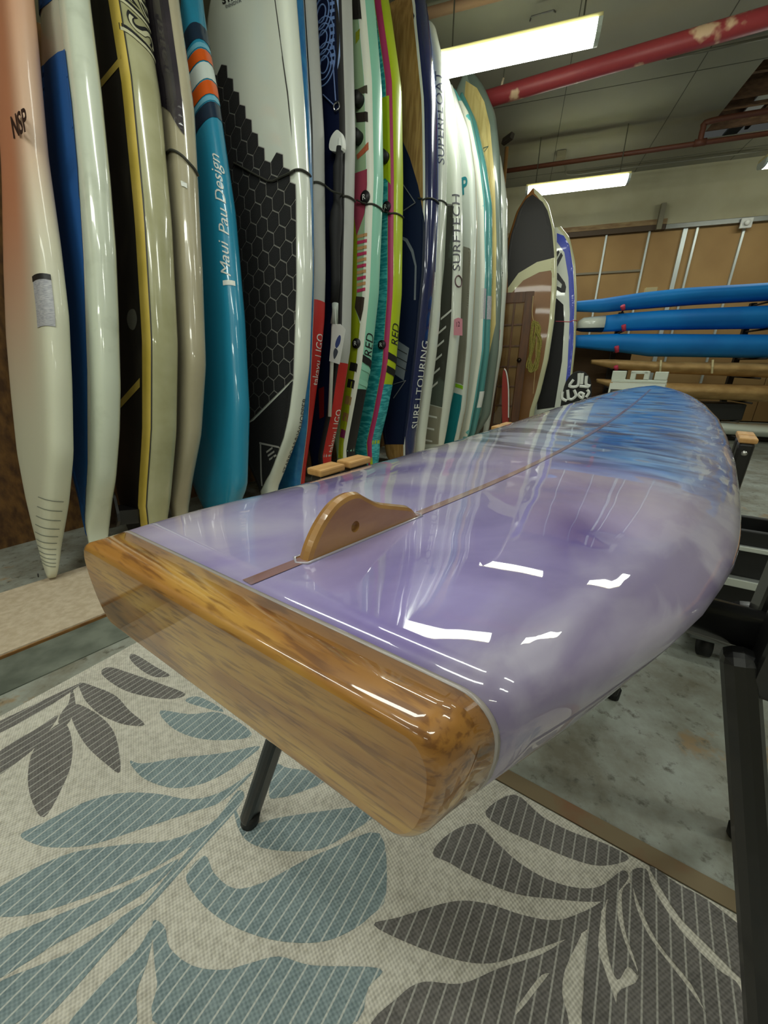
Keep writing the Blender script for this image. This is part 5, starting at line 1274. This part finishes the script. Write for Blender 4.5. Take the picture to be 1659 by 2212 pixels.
# ------------------------------------------------------------------ black cart with metal trim at the right
CA = np.array([1.03, 1.055, 0]); CX = np.array([.865, -.5, 0]); CY = np.array([.5, .865, 0])
cart = empty('cart', (0, 0, 0), 'low black cart with aluminium trim and casters beside the purple board', 'cart')
cb = M('cart_black', (12, 12, 13), .55); alu = M('aluminium', (210, 216, 212), .3, .7); dalu = M('trim_grey', (110, 114, 114), .4, .6)
def cbox(nm, x0, x1, y0, y1, z0, z1, m): return box(nm, CA + CX * (x0 + x1) / 2 + CY * (y0 + y1) / 2 + np.array([0, 0, (z0 + z1) / 2]), (x1 - x0, y1 - y0, z1 - z0), m, cart, CX, bevel=.003)
cbox('lower_deck', 0, 1.1, .01, .25, .09, .12, cb); cbox('front_panel', 0, 1.1, .06, .08, .12, .47, cb); cbox('back_panel', 0, 1.1, .21, .23, .12, .47, cb); cbox('end_panel', 0, .02, .08, .21, .12, .47, cb)
cbox('trim', 0, 1.1, 0, .012, .088, .104, dalu); cbox('trim', 0, 1.1, .045, .06, .18, .2, dalu); cbox('trim', 0, 1.1, .03, .06, .29, .318, alu); cbox('trim', 0, 1.1, .045, .06, .408, .424, alu)
cbox('wood_top', .16, 1.1, .05, .2, .47, .49, M('cart_wood', (188, 130, 62), .5))
for x, y in ((.06, .06), (1.0, .06), (.06, .2), (1.0, .2)):
    q_ = CA + CX * x + CY * y + np.array([0, 0, .04]); tube('caster', [q_ - CX * .016, q_ + CX * .016], .04, M('rubber', (16, 16, 17), .6), cart, 18)
    cbox('caster_fork', x - .02, x + .02, y - .018, y + .018, .075, .09, dalu)

# ------------------------------------------------------------------ dark cord strung across the boards
cordm = M('dark_cord', (52, 52, 44), .7)
def cord(lab, pts, r=.0055):
    tag(tube('tie_cord', pts, r, cordm, None, 6), lab, 'cord', 'dark cord strung across the leaning boards')
def wrap(bb, p0, p1, q0, q1, off=.0052, n=12):
    """cord lying on the rail from p0 (at q0) round to p1 (at q1)"""
    v0, v1 = bb.v_at(*p0, min(1, max(-1, q0))), bb.v_at(*p1, min(1, max(-1, q1)))
    return [bb.rail(v0 + (v1 - v0) * i / (n - 1), q0 + (q1 - q0) * i / (n - 1), off) for i in range(n)]
def lay(bb, pts, off): return [bb.deck_at(x, y, off) for x, y in pts]
cord('dark cord pulled tight over the beige longboard', wrap(b4, (352, 337), (440, 362), 1.1, -.3, .0052, 20))
cord('dark cord draped over the white hexagon-pad rail', lay(b6, ((505, 352), (540, 371), (578, 391), (590, 391), (606, 383), (636, 369)), .0102) + wrap(b6, (646, 364), (671, 374), 1.005, -.5))
cord('dark cord running across the two navy inflatables', wrap(b8, (678, 396), (698, 399), .95, -.5) + lay(b9, ((716, 412), (722, 415), (734, 418), (741, 420)), .094) + wrap(b9, (749, 422), (767, 431), .9, -.5))
cord('dark cord running across the mint and lime boards', lay(b10, ((771, 432), (781, 437), (792, 440)), .019) + wrap(b10, (797, 441), (828, 452), .95, -.5) + lay(b11, ((829, 455), (836, 458), (843, 460)), .019) + wrap(b11, (848, 461), (872, 467), .95, -.5))
cord('dark cord crossing the navy touring rail', lay(b12, ((903, 428), (912, 429)), .008) + wrap(b12, (920, 430), (946, 437), 1.0, -.5, .007) + wrap(b13, (948, 433), (966, 440), .9, -.5) + lay(b14, ((976, 444),), .010))

# ------------------------------------------------------------------ move each group's origin to its base
bpy.context.view_layer.update()
for o in list(C.objects):
    if o.type == 'EMPTY' and o.parent is None and o.children and o.matrix_basis == Matrix.Identity(4):
        pts = [c.matrix_world @ Vector(b) for c in o.children_recursive if c.type == 'MESH' for b in c.bound_box]
        if not pts: continue
        xs2 = [p.x for p in pts]; ys2 = [p.y for p in pts]; zs2 = [p.z for p in pts]
        loc = Vector(((min(xs2) + max(xs2)) / 2, (min(ys2) + max(ys2)) / 2, min(zs2)))
        o.location = loc
        for c in o.children: c.matrix_parent_inverse = Matrix.Translation(-loc) @ c.matrix_parent_inverse

# ------------------------------------------------------------------ pieces that belong to a part hang under that part
bpy.context.view_layer.update()
SUB = [('badge_print', 'badge_disc'), ('pad_tile', 'pad_joint'), ('sticker_header', 'spec_sticker'), ('sticker_print', 'spec_sticker'), ('sticker_line', 'pad_sticker'), ('logo', 'card'), ('lettering', 'bag_body'),
       ('plywood_cap', 'upright_plate'), ('screw', 'upright_plate'), ('foot_cap', 'leg'), ('caster', 'caster_fork'), ('tape_band', 'cover'), ('hull_tip', 'cover'), ('handwriting', 'paper'), ('door_knob', 'stile'),
       ('pad_slash', 'traction_pad'), ('pad_trim', 'traction_pad'), ('pad_line', 'kick_pad'), ('pad_logo', 'kick_pad'), ('fillet', 'fin'), ('stringer', 'hull'), ('padded_tip', 'arm'), ('white_edge', 'core'), ('lens', 'mount_plate')]
def ctr(o):
    b = [o.matrix_world @ Vector(c) for c in o.bound_box]; return sum(b, Vector()) / 8
for root in [o for o in C.objects if o.parent is None and o.type == 'EMPTY']:
    kids = list(root.children)
    for cn, pn in SUB:
        cs = [k for k in kids if k.name.split('.')[0] == cn]; ps = [k for k in kids if k.name.split('.')[0] == pn]
        if not cs or not ps: continue
        pcs = [ctr(p) for p in ps]
        for c in cs:
            cc = ctr(c); p = ps[min(range(len(ps)), key=lambda i: (pcs[i] - cc).length)]
            mw = c.matrix_world.copy(); c.parent = p; c.matrix_parent_inverse = p.matrix_world.inverted(); c.matrix_basis = mw
